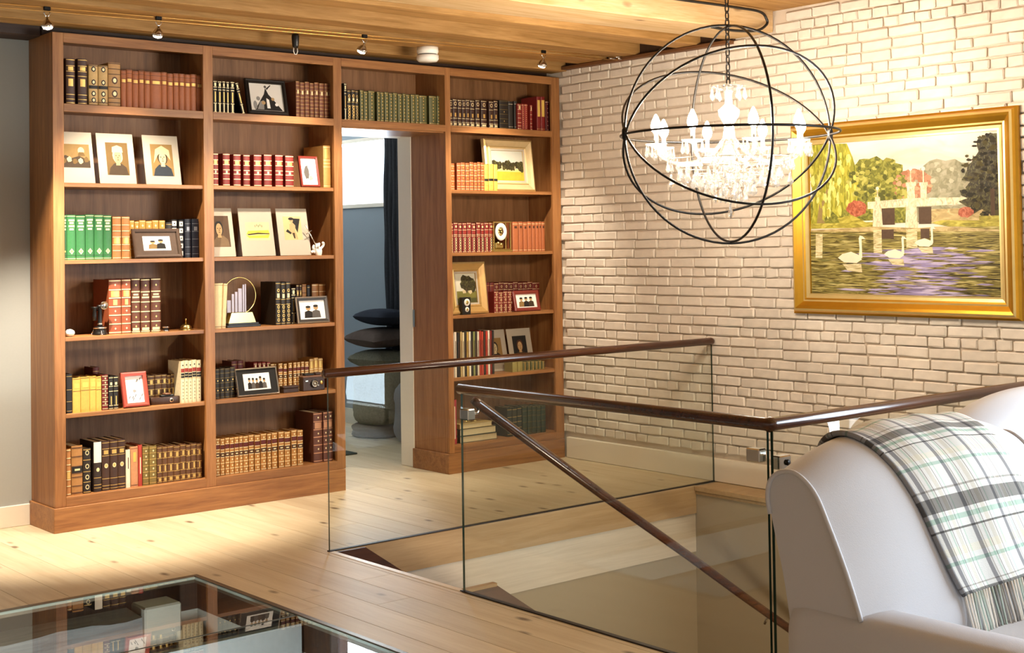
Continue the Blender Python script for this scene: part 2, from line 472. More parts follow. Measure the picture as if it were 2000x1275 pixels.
one('window_frame', w2, WHITE, (3.80, -8.2, 0.04, 3.9, -8.1, 2.3), (3.80, -5.2, 0.04, 3.9, -5.1, 2.3), (3.80, -6.2, 0.04, 3.9, -6.13, 2.3), (3.80, -7.2, 0.04, 3.9, -7.13, 2.3), (3.80, -8.2, 2.2, 3.9, -5.1, 2.3), (3.80, -8.2, 0.04, 3.9, -5.1, 0.16))

# ---- ceiling: boards, joists, big beam, ledger
ceil = sroot('ceiling', 'rustic timber ceiling of joists and boards')
cb = MB(); cb.box(-5, -10, 2.972, 3.8, -4.0, 3.02, BOARD); cb.build('ceiling_slab', ceil)
y = -4.0
while y < 0.34:
    one('ceiling_board', ceil, BOARD, (-5, y + .001, 2.972, 3.8, min(y + 0.199, 0.35), 2.995), c=0.003); y += 0.2
random.seed(21)
def rough_beam(name, x0, x1, y0, y1, z0, z1, m, rotz=0.0, amp=0.003, n=14):
    b = MB(); rnd = random.Random(hash(name) % 97 + int(y0*100)); rows = []
    for i in range(n + 1):
        x = x0 + (x1 - x0) * i / n
        j = lambda: rnd.uniform(-amp, amp)
        c = 0.005
        rows.append([(x, y0 + j(), z0 + c + j()*.5), (x, y0 + c + j(), z0 + j()*.6), (x, y1 - c + j(), z0 + j()*.6), (x, y1 + j(), z0 + c + j()*.5), (x, y1, z1), (x, y0 + j()*.5, z1)])
    if rotz:
        cx, cy = x1, (y0 + y1) / 2
        rows = [[(cx + (p[0]-cx)*math.cos(rotz) - (p[1]-cy)*math.sin(rotz), cy + (p[0]-cx)*math.sin(rotz) + (p[1]-cy)*math.cos(rotz), p[2]) for p in r] for r in rows]
    b.grid(rows, m, False, True)
    b.add(rows[0], [tuple(range(5, -1, -1))], m); b.add(rows[-1], [tuple(range(6))], m)
    return b.build(name, ceil)
rough_beam('beam', -5, 3.785, -1.985, -1.60, 2.838, 2.972, PALE, rotz=-0.05, amp=0.005)
for y0, y1, z0 in ((-1.387, -1.204, 2.83), (-0.834, -0.666, 2.83), (-0.508, -0.247, 2.83), (-0.077, 0.10, 2.80)):
    rough_beam('joist', -5, 3.785, y0, y1, z0, 2.972, PINE)
tb = MB(); tb.box(0.0, 0.15, 2.764, 3.79, 0.35, 2.97, DARKW); struct(tb.build('gap_shade_strip'), 'dark filler strip standing in for shade above the bookcase')  # added filler; its near-black colour paints the shade of the gap
one('ledger', ceil, wood('ledger_wood', '7d5230', '5c3a1f', 'Y', 0.6), (3.725, -1.66, 2.805, 3.795, -0.078, 2.829), c=0.004)

one('notch_shade_strip', ceil, DARKW, (3.772, -1.66, 2.829, 3.80, -0.078, 2.971))  # dark strip painting in the shadowed notches between joists above the ledger

# ---- stairwell below the floor
well = sroot('wall_stairwell', 'taupe walls of the open stairwell')
one('fascia', well, FASC, (0.862, -1.458, -0.175, 3.575, -1.446, 0.0))
one('fascia', well, FASC, (0.850, -4.285, -0.175, 0.862, -1.446, -0.004))
one('white_band', well, WHITEWASH, (0.862, -1.450, -0.418, 3.575, -1.444, -0.175))
one('wall_panel', well, TAUPE, (0.6, -1.444, -2.7, 3.79, -1.40, -0.20), (3.578, -4.4, -2.7, 3.79, -1.444, -0.035), (0.6, -4.4, -2.7, 3.58, -4.30, -0.16), (0.55, -4.3, -2.7, 0.62, -1.4, -0.16))
one('ledge_cap', well, FASC, (3.556, -4.285, -0.034, 3.79, -1.459, -0.002), c=0.004)
one('ledge_mould', well, FASC, (3.566, -4.285, -0.055, 3.58, -1.459, -0.034), c=0.004)
one('lower_floor', well, OAK, (0.5, -4.4, -2.76, 3.79, -1.4, -2.70))
stair = thing('staircase', 'dark-edged timber staircase dropping away beside the back glass railing', 'staircase')
DSTAIR = wood('stair_wood', '5a3420', '3a1f10', 'X', 0.4, rnd=0.03)
for i in range(10):
    xx = 0.868 + 0.262 * i; zz = -0.172 * (i + 1)
    one('tread', stair, DSTAIR, (xx, -2.50, zz - 0.03, xx + 0.285, -1.475, zz), c=0.003)
    one('riser', stair, WHITE, (xx, -2.50, zz, xx + 0.015, -1.475, zz + 0.142))
for yy in (-1.474, -2.522):
    b = MB(); b.prism([(0.866, 0.0), (1.045, -0.002), (1.045 + 2.3, -0.002 - 1.58), (1.045 + 2.3, -2.0), (0.866, -0.36)], yy, yy + 0.014, DSTAIR, 'XZ')
    b.build('stringer', stair)
one('cap', stair, FASC, (0.866, -2.535, -0.012, 1.05, -2.502, 0.004), c=0.002)
ns = one('nosing', stair, wood('nosing_wood', 'e0d2ba', 'cdbb9d', 'Y', 0.35, rnd=0.0), (0.832, -2.545, -0.022, 0.872, -1.452, 0.0025), c=0.004)

# ---- glass floor panel
gf = thing('glass_floor_panel', 'walk-on glass floor panel in steel trim at bottom left', 'glass floor')
X0, Y0, X1, Y1 = GFLOOR
FRM = mat('bronze_trim', '6b5e50', 0.4, 0.6, var=0.1)
for q in [(X0, Y1-0.028, -0.03, X1, Y1, 0.002), (X0, Y0, -0.03, X1, Y0+0.028, 0.002), (X1-0.028, Y0+0.028, -0.03, X1, Y1-0.028, 0.002), (X0, Y0+0.028, -0.03, X0+0.028, Y1-0.028, 0.002)]:
    one('frame_edge', gf, FRM, q, c=0.002)
def pane(name, parent, x0, y0, z0, x1, y1, z1, face_axis, gm, em):
    b = MB()
    vs = [(x, y, z) for z in (z0, z1) for y in (y0, y1) for x in (x0, x1)]
    fs = {'z': [(0, 2, 3, 1), (4, 5, 7, 6)], 'y': [(0, 1, 5, 4), (2, 6, 7, 3)], 'x': [(0, 4, 6, 2), (1, 3, 7, 5)]}
    for ax, ff in fs.items(): b.add(vs, ff, gm if ax == face_axis else em)
    return b.build(name, parent)
EDGEG = mat('bright_glass_edge', '98a29b', 0.2, var=0.0)
pane('glass_pane', gf, X0+.03, -2.352, -0.014, X1-.03, Y1-.03, -0.002, 'z', FGLASS, EDGEG)
pane('glass_pane', gf, X0+.03, Y0+.03, -0.014, X1-.03, -2.366, -0.002, 'z', FGLASS, EDGEG)
one('joint_bar', gf, mat('dark_seal', '2b2a28', 0.5), (X0+.03, -2.366, -0.026, X1-.03, -2.352, -0.003))
one('support_bar', gf, mat('grey_steel', '8c9196', 0.5), (X0, -2.40, -0.20, X1-0.03, -2.32, -0.028))
pit = sroot('wall_light_shaft', 'grey painted shaft below the glass floor')
GPAINT = mat('grey_shaft_paint', 'a09c94', 0.8, var=0.06, scale=12)
one('shaft_wall', pit, GPAINT, (X0, Y1, -1.5, X1, Y1+.03, -0.16), (X1, Y0, -1.5, X1+.03, Y1, -0.16), (X0, Y0-.03, -1.5, X1, Y0, -0.16), (X0-.03, Y0, -1.5, X0, Y1, -0.16))
one('shaft_floor', pit, mat('shaft_floor_paint', '8d867a', 0.8), (X0, Y0, -1.55, X1, Y1, -1.5))
b = MB(); rnd = random.Random(4); rows = []
for i in range(25):
    xx = X0 + (X1 - 0.36 - X0) * i / 24; j = lambda: rnd.uniform(-.008, .008)
    rows.append([(xx, Y1-0.18+j(), -0.40+j()), (xx, Y1-0.18+j(), -0.10+j()), (xx, Y1-0.01, -0.09), (xx, Y1-0.01, -0.40)])
b.grid(rows, GREYTIM, False, True); b.add(rows[-1], [(0, 1, 2, 3)], GREYTIM)
b.build('old_beam', pit)
one('post', pit, GPAINT, (X1-0.34, Y1-0.16, -1.5, X1-0.16, Y1-0.01, -0.07), c=0.008)
one('cross_beam', pit, GREYTIM, (X0, -1.98, -0.55, X1, -1.80, -0.36), c=0.01)

# ---- room seen through the doorway
fr = MB()
for q in [(3.75, 0.5, 0, 3.95, 2.16, 2.8), (3.75, 3.4, 0, 3.95, 4.5, 2.8), (3.75, 2.16, 0, 3.95, 3.4, 1.915), (3.75, 2.16, 2.46, 3.95, 3.4, 2.8)]: fr.box(*q, BLUEW)
struct(fr.build('wall_far_room_right'), 'blue-grey wall under a high window')
fr = MB(); fr.box(0.2, 4.4, 0, 3.95, 4.5, 2.8, BLUEW); struct(fr.build('wall_far_room_back'))
fr = MB(); fr.box(0.1, 0.5, 0, 0.2, 4.5, 2.8, BLUEW); struct(fr.build('wall_far_room_left'))
fr = MB(); fr.box(0.1, 0.5, 2.72, 3.95, 4.5, 2.8, WHITE); struct(fr.build('ceiling_far_room'))
w1 = sroot('window_1', 'high bright window in the far room')
one('window_frame', w1, WHITE, (3.738, 2.12, 1.885, 3.765, 3.44, 1.92), (3.738, 2.12, 2.455, 3.765, 3.44, 2.49), (3.738, 2.12, 1.92, 3.765, 2.16, 2.455), (3.738, 3.4, 1.92, 3.765, 3.44, 2.455), c=0.002)
pane('pane', w1, 3.80, 2.16, 1.915, 3.806, 3.4, 2.46, 'x', WGLASS, WGLASS)
bb = MB(); bb.box(3.735, 0.56, 0, 3.75, 4.4, 0.13, WHITE, 0.002); struct(bb.build('baseboard_far_room'), 'white baseboard in the far room')

def lamp_disc(name, label, loc, rot, r, power, color):
    """added round fill lamp, out of view: housing, glowing lens and its light"""
    t = thing(name, label, 'lamp', loc, rot)
    b = MB(); b.lathe([(r*1.1, 0.0), (r*1.15, 0.02), (r, 0.03), (r, 0.022), (0, 0.022)], WHITE, seg=24); b.build('housing', t)
    b = MB(); b.lathe([(0, 0.031), (r*.95, 0.031), (r*.95, 0.029), (0, 0.029)], SPOTB, seg=24, smooth=False); b.build('lens', t)
    l = D.lights.new(name + '_light', 'AREA'); l.shape = 'DISK'; l.size = r*1.8; l.energy = power; l.color = color
    o = D.objects.new(name + '_light', l); COL.objects.link(o); o.parent = t; o.location = (0, 0, 0.036); o.rotation_euler = (PI, 0, 0)
    return t
lamp_disc('wall_lamp', 'added unseen fill lamp on the near wall of the stairwell', (2.0, -4.298, -0.9), (-PI/2, 0, 0), 0.12, 22, (1.0, 0.84, 0.64))  # added out of view to brighten the lower stairwell walls
lamp_disc('shaft_fill_lamp', 'added unseen fill lamp low on the near wall of the light shaft', (-0.9, Y0 + .002, -0.8), (-PI/2, 0, 0), 0.10, 55, (1.0, 0.97, 0.95))  # added out of view to light what lies below the glass floor

# ================================================================== BOOKCASE
bc = thing('bookcase', 'tall walnut built-in bookcase wrapping around an open doorway', 'bookcase')
ZT = 2.706; H = 2.76
BAYS = {'A': (0.022, 0.936), 'B': (0.958, 1.850), 'C': (1.872, 2.726), 'D': (2.752, 3.756)}
OPEN = {'A': (0.063, 0.915), 'B': (0.979, 1.83), 'C': (1.892, 2.726), 'D': (2.772, 3.70)}
SZ = {1: 2.366, 2: 1.925, 3: 1.495, 4: 1.067, 5: 0.642, 6: 0.187}
for x0, x1 in ((0.0, 0.063), (0.915, 0.979), (1.83, 1.892), (2.726, 2.772), (3.70, 3.778)):
    one('stile', bc, WALV, (x0, 0.0, 0.135, x1, 0.022, H), c=0.0015)
one('side_panel', bc, WALV, (0.0, 0.022, 0.135, 0.022, 0.345, H), c=0.001)
one('side_panel', bc, WALV, (3.756, 0.022, 0.135, 3.778, 0.345, H), c=0.001)
one('partition', bc, WALV, (0.936, 0.022, 0.15, 0.958, 0.336, 2.742))
one('partition', bc, WALV, (1.850, 0.022, 0.15, 1.871, 0.336, 2.742))
one('opening_panel', bc, WALV, (1.871, 0.0225, 0.0, 1.892, 0.40, 2.30))
one('opening_panel', bc, WALV, (2.726, 0.0225, 0.0, 2.752, 0.40, 2.742))
one('top_board', bc, WAL, (0.022, 0.022, 2.742, 3.756, 0.345, H))
for k, (x0, x1) in OPEN.items():
    i0, i1 = BAYS[k]
    one('top_rail', bc, WAL, (x0, 0.0, ZT, x1, 0.022, H), c=0.0012)
    one('rail', bc, WAL, (x0, 0.0, 2.321, x1, 0.022, 2.366), c=0.0012)
    one('fixed_shelf', bc, WAL, (i0, 0.022, 2.338, i1, 0.335, 2.3655))
    if k == 'C':
        one('soffit', bc, WAL, (1.892, 0.022, 2.312, 2.726, 0.40, 2.337))
        one('back_panel', bc, WALB, (i0, 0.336, 2.33, i1, 0.345, 2.742))
    else:
        one('back_panel', bc, WALB, (i0, 0.336, 0.15, i1, 0.345, 2.742))
        for r in (2, 3, 4, 5):
            one('shelf', bc, WAL, (i0 + .001, 0.012, SZ[r] - 0.0225, i1 - .001, 0.334, SZ[r]), c=0.0015)
        one('bottom_shelf', bc, WAL, (i0, 0.022, 0.160, i1, 0.335, 0.1868))
        one('bottom_rail', bc, WAL, (x0, 0.0, 0.135, x1, 0.022, 0.187), c=0.0012)
one('plinth', bc, WAL, (-0.013, -0.017, 0, 1.880, 0.0, 0.135), (-0.013, 0.0, 0, 0.0, 0.345, 0.135), (1.862, 0.0, 0, 1.880, 0.022, 0.135), c=0.002)
one('plinth', bc, WAL, (2.706, -0.017, 0, 3.764, 0.0, 0.135), (2.706, 0.0, 0, 2.7255, 0.40, 0.135), c=0.002)
one('plinth_core', bc, DARKW, (0.0, 0.0, 0, 1.862, 0.345, 0.134), (2.7525, 0.0, 0, 3.764, 0.345, 0.134))

# ================================================================== GLASS RAILINGS
def clamp(parent, x, y, z, rz):
    b = MB(); b.box(-0.028, -0.020, -0.024, 0.034, 0.020, 0.024, CHROME, 0.004); b.lathe([(0.011, -0.006), (0.011, 0.006)], BLACKM, (0.01, -0.020, 0), 12, 'Y')
    return b.build('clamp', parent, (x, y, z), (0, 0, rz))
CHAN = mat('dark_channel', '1f1612', 0.5, var=0.0)
g1 = thing('glass_railing', 'long glass railing with wooden rail along the bookcase side of stairwell', 'railing')
pane('glass_panel', g1, 0.848, -1.445, 0.0, 3.764, -1.433, 0.885, 'y', GLASS, GEDGE)
b = MB(); b.tube([(0.822, -1.439, 0.902), (0.828, -1.439, 0.902), (3.762, -1.439, 0.902), (3.778, -1.439, 0.902)], [0.018, 0.0235, 0.0235, 0.018], RAILW, 16)
b.build('handrail', g1)
one('floor_channel', g1, CHAN, (0.842, -1.450, 0.0, 3.764, -1.428, 0.006))
g2 = thing('glass_railing', 'corner glass railing with wooden rail on the near sides of stairwell', 'railing')
pane('glass_panel', g2, 0.842, -4.286, 0.0, 0.854, -2.547, 0.885, 'x', GLASS, GEDGE)
pane('glass_panel', g2, 0.858, -4.302, 0.0, 3.764, -4.290, 0.885, 'y', GLASS, GEDGE)
b = MB(); b.tube([(0.848, -2.528, 0.902), (0.848, -2.534, 0.902), (0.848, -4.28, 0.902), (0.848, -4.296, 0.902), (0.864, -4.296, 0.902), (3.778, -4.296, 0.902)], [0.018, 0.0235, 0.0235, 0.0285, 0.0235, 0.0235], RAILW, 16)
b.build('handrail', g2)
one('floor_channel', g2, CHAN, (0.837, -4.29, 0.0, 0.859, -2.53, 0.006), (0.859, -4.307, 0.0, 3.764, -4.285, 0.006))
clamp(g2, 0.848, -4.235, 0.790, PI/2); clamp(g2, 0.905, -4.296, 0.765, 0)
sr = thing('stair_handrail', 'round wooden handrail sloping down into the stairwell', 'handrail')
p0 = Vector((0.905, -2.56, 0.848)); p1 = Vector((3.154, -2.56, -0.624)); d = (p1 - p0)
pts = [p0, p0 + d*.01, p0 + d*.35, p0 + d*.62, p0 + d*.80, p0 + d*1.0, p0 + d*1.15]
pts[2].z -= 0.006; pts[4].z -= 0.004
b = MB(); b.tube(pts, [0.018] + [0.0225]*6, RAILW, 16); b.build('rail', sr)
b = MB(); b.box(0.842, -2.60, 0.765, 0.885, -2.535, 0.815, CHROME, 0.005); b.tube([(0.885, -2.56, 0.79), (0.925, -2.56, 0.79), (0.935, -2.56, 0.815)], 0.009, CHROME, 10); b.build('bracket', sr)
b = MB(); q = p0 + d*0.9; b.tube([(q.x, q.y, q.z), (q.x, -2.53, q.z-.06)], 0.008, CHROME, 8); b.build('bracket', sr)

# ================================================================== ARMCHAIRS
def catmull(P, n):
    out = []; m = len(P)
    for i in range(m - 1):
        p0 = P[max(i-1, 0)]; p1 = P[i]; p2 = P[i+1]; p3 = P[min(i+2, m-1)]
        for k in range(n):
            t = k / n
            out.append(tuple(0.5*((2*p1[j]) + (-p0[j]+p2[j])*t + (2*p0[j]-5*p1[j]+4*p2[j]-p3[j])*t*t + (-p0[j]+3*p1[j]-3*p2[j]+p3[j])*t**3) for j in range(len(p1))))
    out.append(tuple(P[-1])); return out
PROF = catmull([(0.255, 0.10), (0.262, 0.30), (0.29, 0.50), (0.332, 0.68), (0.345, 0.77), (0.315, 0.825), (0.245, 0.838), (0.175, 0.79), (0.125, 0.70), (0.065, 0.57), (0.022, 0.455), (0.0, 0.38), (-0.005, 0.30)], 5)
CW = 0.615
def sstep(a, b, x):
    t = max(0.0, min(1.0, (x-a)/(b-a))); return t*t*(3-2*t)
def back_pt(x, i, off=0.0):
    """point on the chair back at local x; i indexes the profile, off pushes it outwards"""
    f = max(0.0, min(len(PROF)-1.001, i)); k = int(f); fr_ = f - k
    y = PROF[k][0]*(1-fr_) + PROF[k+1][0]*fr_; z = PROF[k][1]*(1-fr_) + PROF[k+1][1]*fr_
    ty = PROF[k+1][0]-PROF[k][0]; tz = PROF[k+1][1]-PROF[k][1]; L = math.hypot(ty, tz) or 1
    ny, nz = -tz/L, ty/L
    xi = min(1.0, abs(x)/CW)
    z2 = z + 0.10*(1-xi**2.6)*sstep(0.40, 0.82, z)
    fwd = sstep(30, 42, i)
    y2 = y - 0.045*(1-xi**2)*fwd
    return Vector((x, y2 - ny*off, z2 - nz*off))
def rounded_bar(b, x0, x1, y0, y1, z0, z1, m, p=3.2, n=28, ends=0.06):
    """soft upholstered bar along y with a superellipse section"""
    rows = []; cx = (x0+x1)/2; cz = (z0+z1)/2; hx = (x1-x0)/2; hz = (z1-z0)/2
    for yy, s in ((y0, .0), (y0, .80), (y0 + ends*.3*(1 if y1 > y0 else -1), .95), (y0 + ends*(1 if y1 > y0 else -1), 1), (y1 - ends*(1 if y1 > y0 else -1), 1), (y1 - ends*.3*(1 if y1 > y0 else -1), .95), (y1, .80), (y1, .0)):
        r = []
        for k in range(n):
            a = 2*PI*k/n; c_, s_ = math.cos(a), math.sin(a)
            r.append((cx + hx*s*math.copysign(abs(c_)**(2/p), c_), yy, cz + hz*s*math.copysign(abs(s_)**(2/p), s_)))
        rows.append(r)
    b.grid(rows, m, True, True)
def make_chair(label):
    t = thing('armchair', label, 'armchair', group='pale linen armchairs by the railing')
    b = MB(); xs = [-CW + 2*CW*k/28 for k in range(29)]
    b.grid([[back_pt(x, i) for x in xs] for i in range(len(PROF))], UPH)
    b.build('backrest', t)
    for sx in (-1, 1):
        b = MB(); ring = [back_pt(sx*CW, i) for i in range(len(PROF))]
        b.add([tuple(p) for p in ring], [tuple(range(len(ring)))], UPH); b.build('back_side_panel', t)
        b = MB(); b.tube([back_pt(sx*(CW+.002), i, 0.003) for i in range(16, 52)], 0.0075, UPH, 8); b.build('piping', t)
        b = MB(); x0, x1 = (-CW-.028, -CW+.19) if sx < 0 else (CW-.19, CW+.028)
        rounded_bar(b, x0, x1, 0.275, -0.80, 0.14, 0.452, UPH, 4.5); b.build('arm', t)
    b = MB(); b.box(-CW+.17, -0.74, 0.22, CW-.17, 0.03, 0.325, UPH, 0.03); b.build('seat_cushion', t)
    b = MB(); b.box(-CW+.01, -0.76, 0.10, CW-.01, 0.26, 0.24, UPH, 0.02); b.build('seat_base', t)
    for sx in (-1, 1):
        for yy in (-0.68, 0.19):
            b = MB(); b.lathe([(0.022, 0.0), (0.030, 0.10)], DARKW, (sx*0.52, yy, 0), 12); b.build('leg', t)
    return t
ch = make_chair('pale linen armchair with plaid throw on its rounded back'); ch.location = (1.015, -5.0, 0)
ch2 = ch.copy(); COL.objects.link(ch2); ch2['label'] = 'pale linen armchair behind the one with the throw, at right edge'; ch2.location = (2.31, -4.74, 0)
for c_ in list(ch.children):
    q = c_.copy(); COL.objects.link(q); q.parent = ch2

def plaid_mat():
    m, nt, b = new_mat('plaid_wool'); b.inputs['Roughness'].default_value = 0.95; b.inputs['Specular IOR Level'].default_value = 0.1
    at = N(nt, 'ShaderNodeAttribute'); at.attribute_name = 'plaid'
    sp = N(nt, 'ShaderNodeSeparateXYZ'); nt.links.new(at.outputs['Vector'], sp.inputs[0])
    def stripes(sock, freq, stops):
        mu = N(nt, 'ShaderNodeMath', operation='MULTIPLY'); mu.inputs[1].default_value = freq
        frc = N(nt, 'ShaderNodeMath', operation='FRACT'); nt.links.new(sock, mu.inputs[0]); nt.links.new(mu.outputs[0], frc.inputs[0])
        r = N(nt, 'ShaderNodeValToRGB'); r.color_ramp.interpolation = 'CONSTANT'
        els = r.color_ramp.elements
        els[0].position = 0; els[0].color = rgb(stops[0][1]); els[1].position = stops[1][0]; els[1].color = rgb(stops[1][1])
        for p, c in stops[2:]:
            e = els.new(p); e.color = rgb(c)
        nt.links.new(frc.outputs[0], r.inputs[0]); return r.outputs[0]
    A = [(0, 'dddcd8'), (.16, '8f8e90'), (.27, 'dddcd8'), (.30, 'b9b5ae'), (.33, 'e6e5e2'), (.42, 'c4d2c8'), (.47, 'e6e5e2'), (.50, '77746f'), (.515, 'e6e5e2'), (.60, 'd8d4ca'), (.72, 'e6e5e2'), (.76, '9a9791'), (.78, 'e6e5e2'), (.86, 'c4d2c8'), (.90, 'dddcd8')]
    Bs = [(0, 'e6e5e2'), (.10, 'b4b0aa'), (.12, 'e6e5e2'), (.18, '8f8c88'), (.32, 'e6e5e2'), (.36, 'b7cbbf'), (.41, 'e6e5e2'), (.48, '7d7a76'), (.50, 'dddcd8'), (.66, 'e3dfd2'), (.74, 'e6e5e2'), (.80, 'b7cbbf'), (.84, 'e6e5e2')]
    mx = N(nt, 'ShaderNodeMix', data_type='RGBA', blend_type='MULTIPLY'); mx.inputs[0].default_value = 1.0
    nt.links.new(stripes(sp.outputs[0], 5.2, A), mx.inputs[6]); nt.links.new(stripes(sp.outputs[1], 4.6, Bs), mx.inputs[7])
    nt.links.new(mx.outputs[2], b.inputs['Base Color'])
    nz = N(nt, 'ShaderNodeTexNoise'); nz.inputs['Scale'].default_value = 180; bp = N(nt, 'ShaderNodeBump'); bp.inputs['Strength'].default_value = 0.35; bp.inputs['Distance'].default_value = 0.003
    nt.links.new(nz.outputs['Fac'], bp.inputs['Height']); nt.links.new(bp.outputs[0], b.inputs['Normal'])
    MATS['plaid'] = m; return m
PLAID = plaid_mat()
th = thing('throw_blanket', 'grey and sage plaid throw with fringe draped over the armchair back', 'blanket', (1.015, -5.0, 0))
NU = 40; I0, I1 = 13, 51
LEDGE = [(13, -.36), (30, -.33), (36, -.30), (40, -.26), (43, -.225), (47, -.19), (51, -.16)]; REDGE = [(13, .22), (27, .26), (30, .29), (37, .37), (43, .43), (51, .50)]
def lerp_at(T, i):
    for (a, p), (b_, q) in zip(T[:-1], T[1:]):
        if i <= b_: return p + (q-p)*max(0, i-a)/(b_-a)
    return T[-1][1]
rows = []; uv = []
rnd = random.Random(2)
NV = 60
for j in range(NV + 1):
    i = I0 + (I1 - I0) * j / NV; r = []
    for k in range(NU + 1):
        u_ = k / NU; x = lerp_at(LEDGE, i)*(1-u_) + lerp_at(REDGE, i)*u_ + 0.006*math.sin(j*.21)
        off = 0.014 + 0.004*math.sin(u_*17 + j*.12) + 0.006*math.sin(u_*7 - j*.05)*(j/NV)
        r.append(back_pt(x, i, off)); uv.append((u_*0.72, j/NV*0.92))
    rows.append(r)
b = MB(); b.grid(rows, PLAID)
o = b.build('cloth', th); at = o.data.attributes.new('plaid', 'FLOAT2', 'POINT')
at.data.foreach_set('vector', [c for p in uv for c in p])
sol = o.modifiers.new('thick', 'SOLIDIFY'); sol.thickness = 0.008; sol.offset = -1
b = MB(); b.tube([r[0] + Vector((-.002, 0, 0)) for r in rows], 0.009, PLAID, 8); eo = b.build('rolled_hem', th)
at = eo.data.attributes.new('plaid', 'FLOAT2', 'POINT'); at.data.foreach_set('vector', [c for r_ in range(NV+1) for _ in range(8) for c in (0.05, r_/NV*0.92)])
FC = [mat('fringe_white', 'ece7dc', 0.95, var=0.1, scale=300), mat('fringe_grey', '8f8b86', 0.95, var=0.15, scale=300), mat('fringe_sage', 'bccdc2', 0.95, var=0.1, scale=300)]
b = MB()
for k in range(52):
    u_ = k / 51; kk = u_*NU; e = rows[-1][min(NU, int(round(kk)))]
    L = 0.15 + rnd.uniform(-.015, .015); dx = rnd.uniform(-.012, .012)
    pp = [e, e + Vector((dx*.3, -0.012, -L*.3)), e + Vector((dx*.7, -0.026, -L*.65)), e + Vector((dx, -0.036, -L*.95))]
    b.tube(pp, [0.005, 0.0036, 0.0042, 0.003], FC[rnd.choice((0, 0, 1, 2, 0, 1))], 5)
b.build('fringe', th)

# ================================================================== FRAMES AND PICTURES
def moulding(parent, w, h, prof, mats, name='frame_side'):
    """four mitred sides; prof = [(inset from outer edge, y)], front is -y, bottom edge at z=0"""
    corners = lambda ins: [(-w/2+ins, ins), (w/2-ins, ins), (w/2-ins, h-ins), (-w/2+ins, h-ins)]
    for sidx in range(4):
        b = MB()
        for (i0, y0), (i1, y1), m in zip(prof[:-1], prof[1:], mats):
            a = corners(i0); c = corners(i1); e = (sidx + 1) % 4
            b.add([(a[sidx][0], y0, a[sidx][1]), (a[e][0], y0, a[e][1]), (c[e][0], y1, c[e][1]), (c[sidx][0], y1, c[sidx][1])], [(0, 1, 2, 3)], m)
        b.build(name, parent)
class Art:
    """flat print or painting: coloured shapes in 0..1 coordinates, each on its own thin paint layer"""
    def __init__(s, w, h, cx=0.0, z0=0.0, y=-0.004): s.b = MB(); s.w = w; s.h = h; s.cx = cx; s.z0 = z0; s.y = y; s.n = 0; s.inc = 1.0
    def P(s, a, t): return (s.cx - s.w/2 + a*s.w, s.y - s.n*0.00006, s.z0 + t*s.h)
    def poly(s, pts, m):
        s.n += s.inc; s.b.add([s.P(a, t) for a, t in pts], [tuple(range(len(pts)))], m); return s
    def rect(s, a0, t0, a1, t1, m): return s.poly([(a0, t0), (a1, t0), (a1, t1), (a0, t1)], m)
    def oval(s, a, t, ra, rt, m, n=16, jit=0.0, seed=0):
        r = random.Random(seed)
        return s.poly([(min(1, max(0, a + ra*math.cos(2*PI*k/n)*(1 + r.uniform(-jit, jit)))), min(1, max(0, t + rt*math.sin(2*PI*k/n)*(1 + r.uniform(-jit, jit))))) for k in range(n)], m)
    def build(s, parent, name='print'): return s.b.build(name, parent)
def flat(name, col, var=0.1, scale=60): return mat('ink_' + name, col, 0.8, var=var, scale=scale)
SEP = flat('sepia', '86693a', .25, 25); SEPD = flat('sepia_dark', '3a2a18', .3, 40); SEPL = flat('sepia_light', 'c0af88', .1, 30); SKIN = flat('skin', 'b39266', .15, 50)
INK = flat('black', '17120f', .2); PAPER = flat('paper', 'efe9dd', .03); OCH = flat('ochre', '654c22', .25, 25); BLUEK = flat('blue_black', '232a33', .2)
def bust(a, bgm, coat, skin, hat=None, hair=None, face_a=.5, s=1.0):
    a.rect(0, 0, 1, 1, bgm)
    a.poly([(.06, 0), (.14, .22), (.34, .36), (.66, .36), (.88, .24), (.96, 0)], coat)
    a.poly([(face_a-.10, .30), (face_a+.10, .30), (face_a+.08, .44), (face_a-.08, .44)], skin)
    if hair: a.oval(face_a, .60, .23, .24, hair, jit=.08, seed=3)
    a.oval(face_a, .56, .165, .20, skin)
    a.oval(face_a-.07, .60, .03, .015, SEPD, 8); a.oval(face_a+.07, .60, .03, .015, SEPD, 8); a.oval(face_a+.01, .47, .05, .012, SEPD, 8)
    a.poly([(face_a, .60), (face_a+.035, .52), (face_a-.005, .515)], SEPD)
    if hat == 'cap': a.poly([(face_a-.25, .70), (face_a+.25, .70), (face_a+.22, .86), (face_a, .92), (face_a-.23, .86)], SEPL)
    if hat == 'scarf': a.poly([(face_a-.20, .66), (face_a-.42, .40), (face_a-.30, .84), (face_a, .96), (face_a+.32, .82), (face_a+.36, .5), (face_a+.20, .66), (face_a, .76)], SEPL)
    return a
def figures(a, ms, n, seed, t0=.1, t1=.7):
    r = random.Random(seed)
    for k in range(n):
        w_ = min(.17, .40/n); x = .5 + (k - (n-1)/2)*w_*1.75; hh = r.uniform(.85, 1.05)*(t1-t0)
        a.poly([(x-w_, t0), (x+w_, t0), (x+w_*.85, t0+hh*.5), (x, t0+hh*.62), (x-w_*.85, t0+hh*.5)], ms[k % len(ms)])
        a.oval(x, t0+hh*.78, w_*.55, hh*.18, SKIN, 12)
        a.oval(x, t0+hh*.90, w_*.58, hh*.10, INK, 10)
    return a

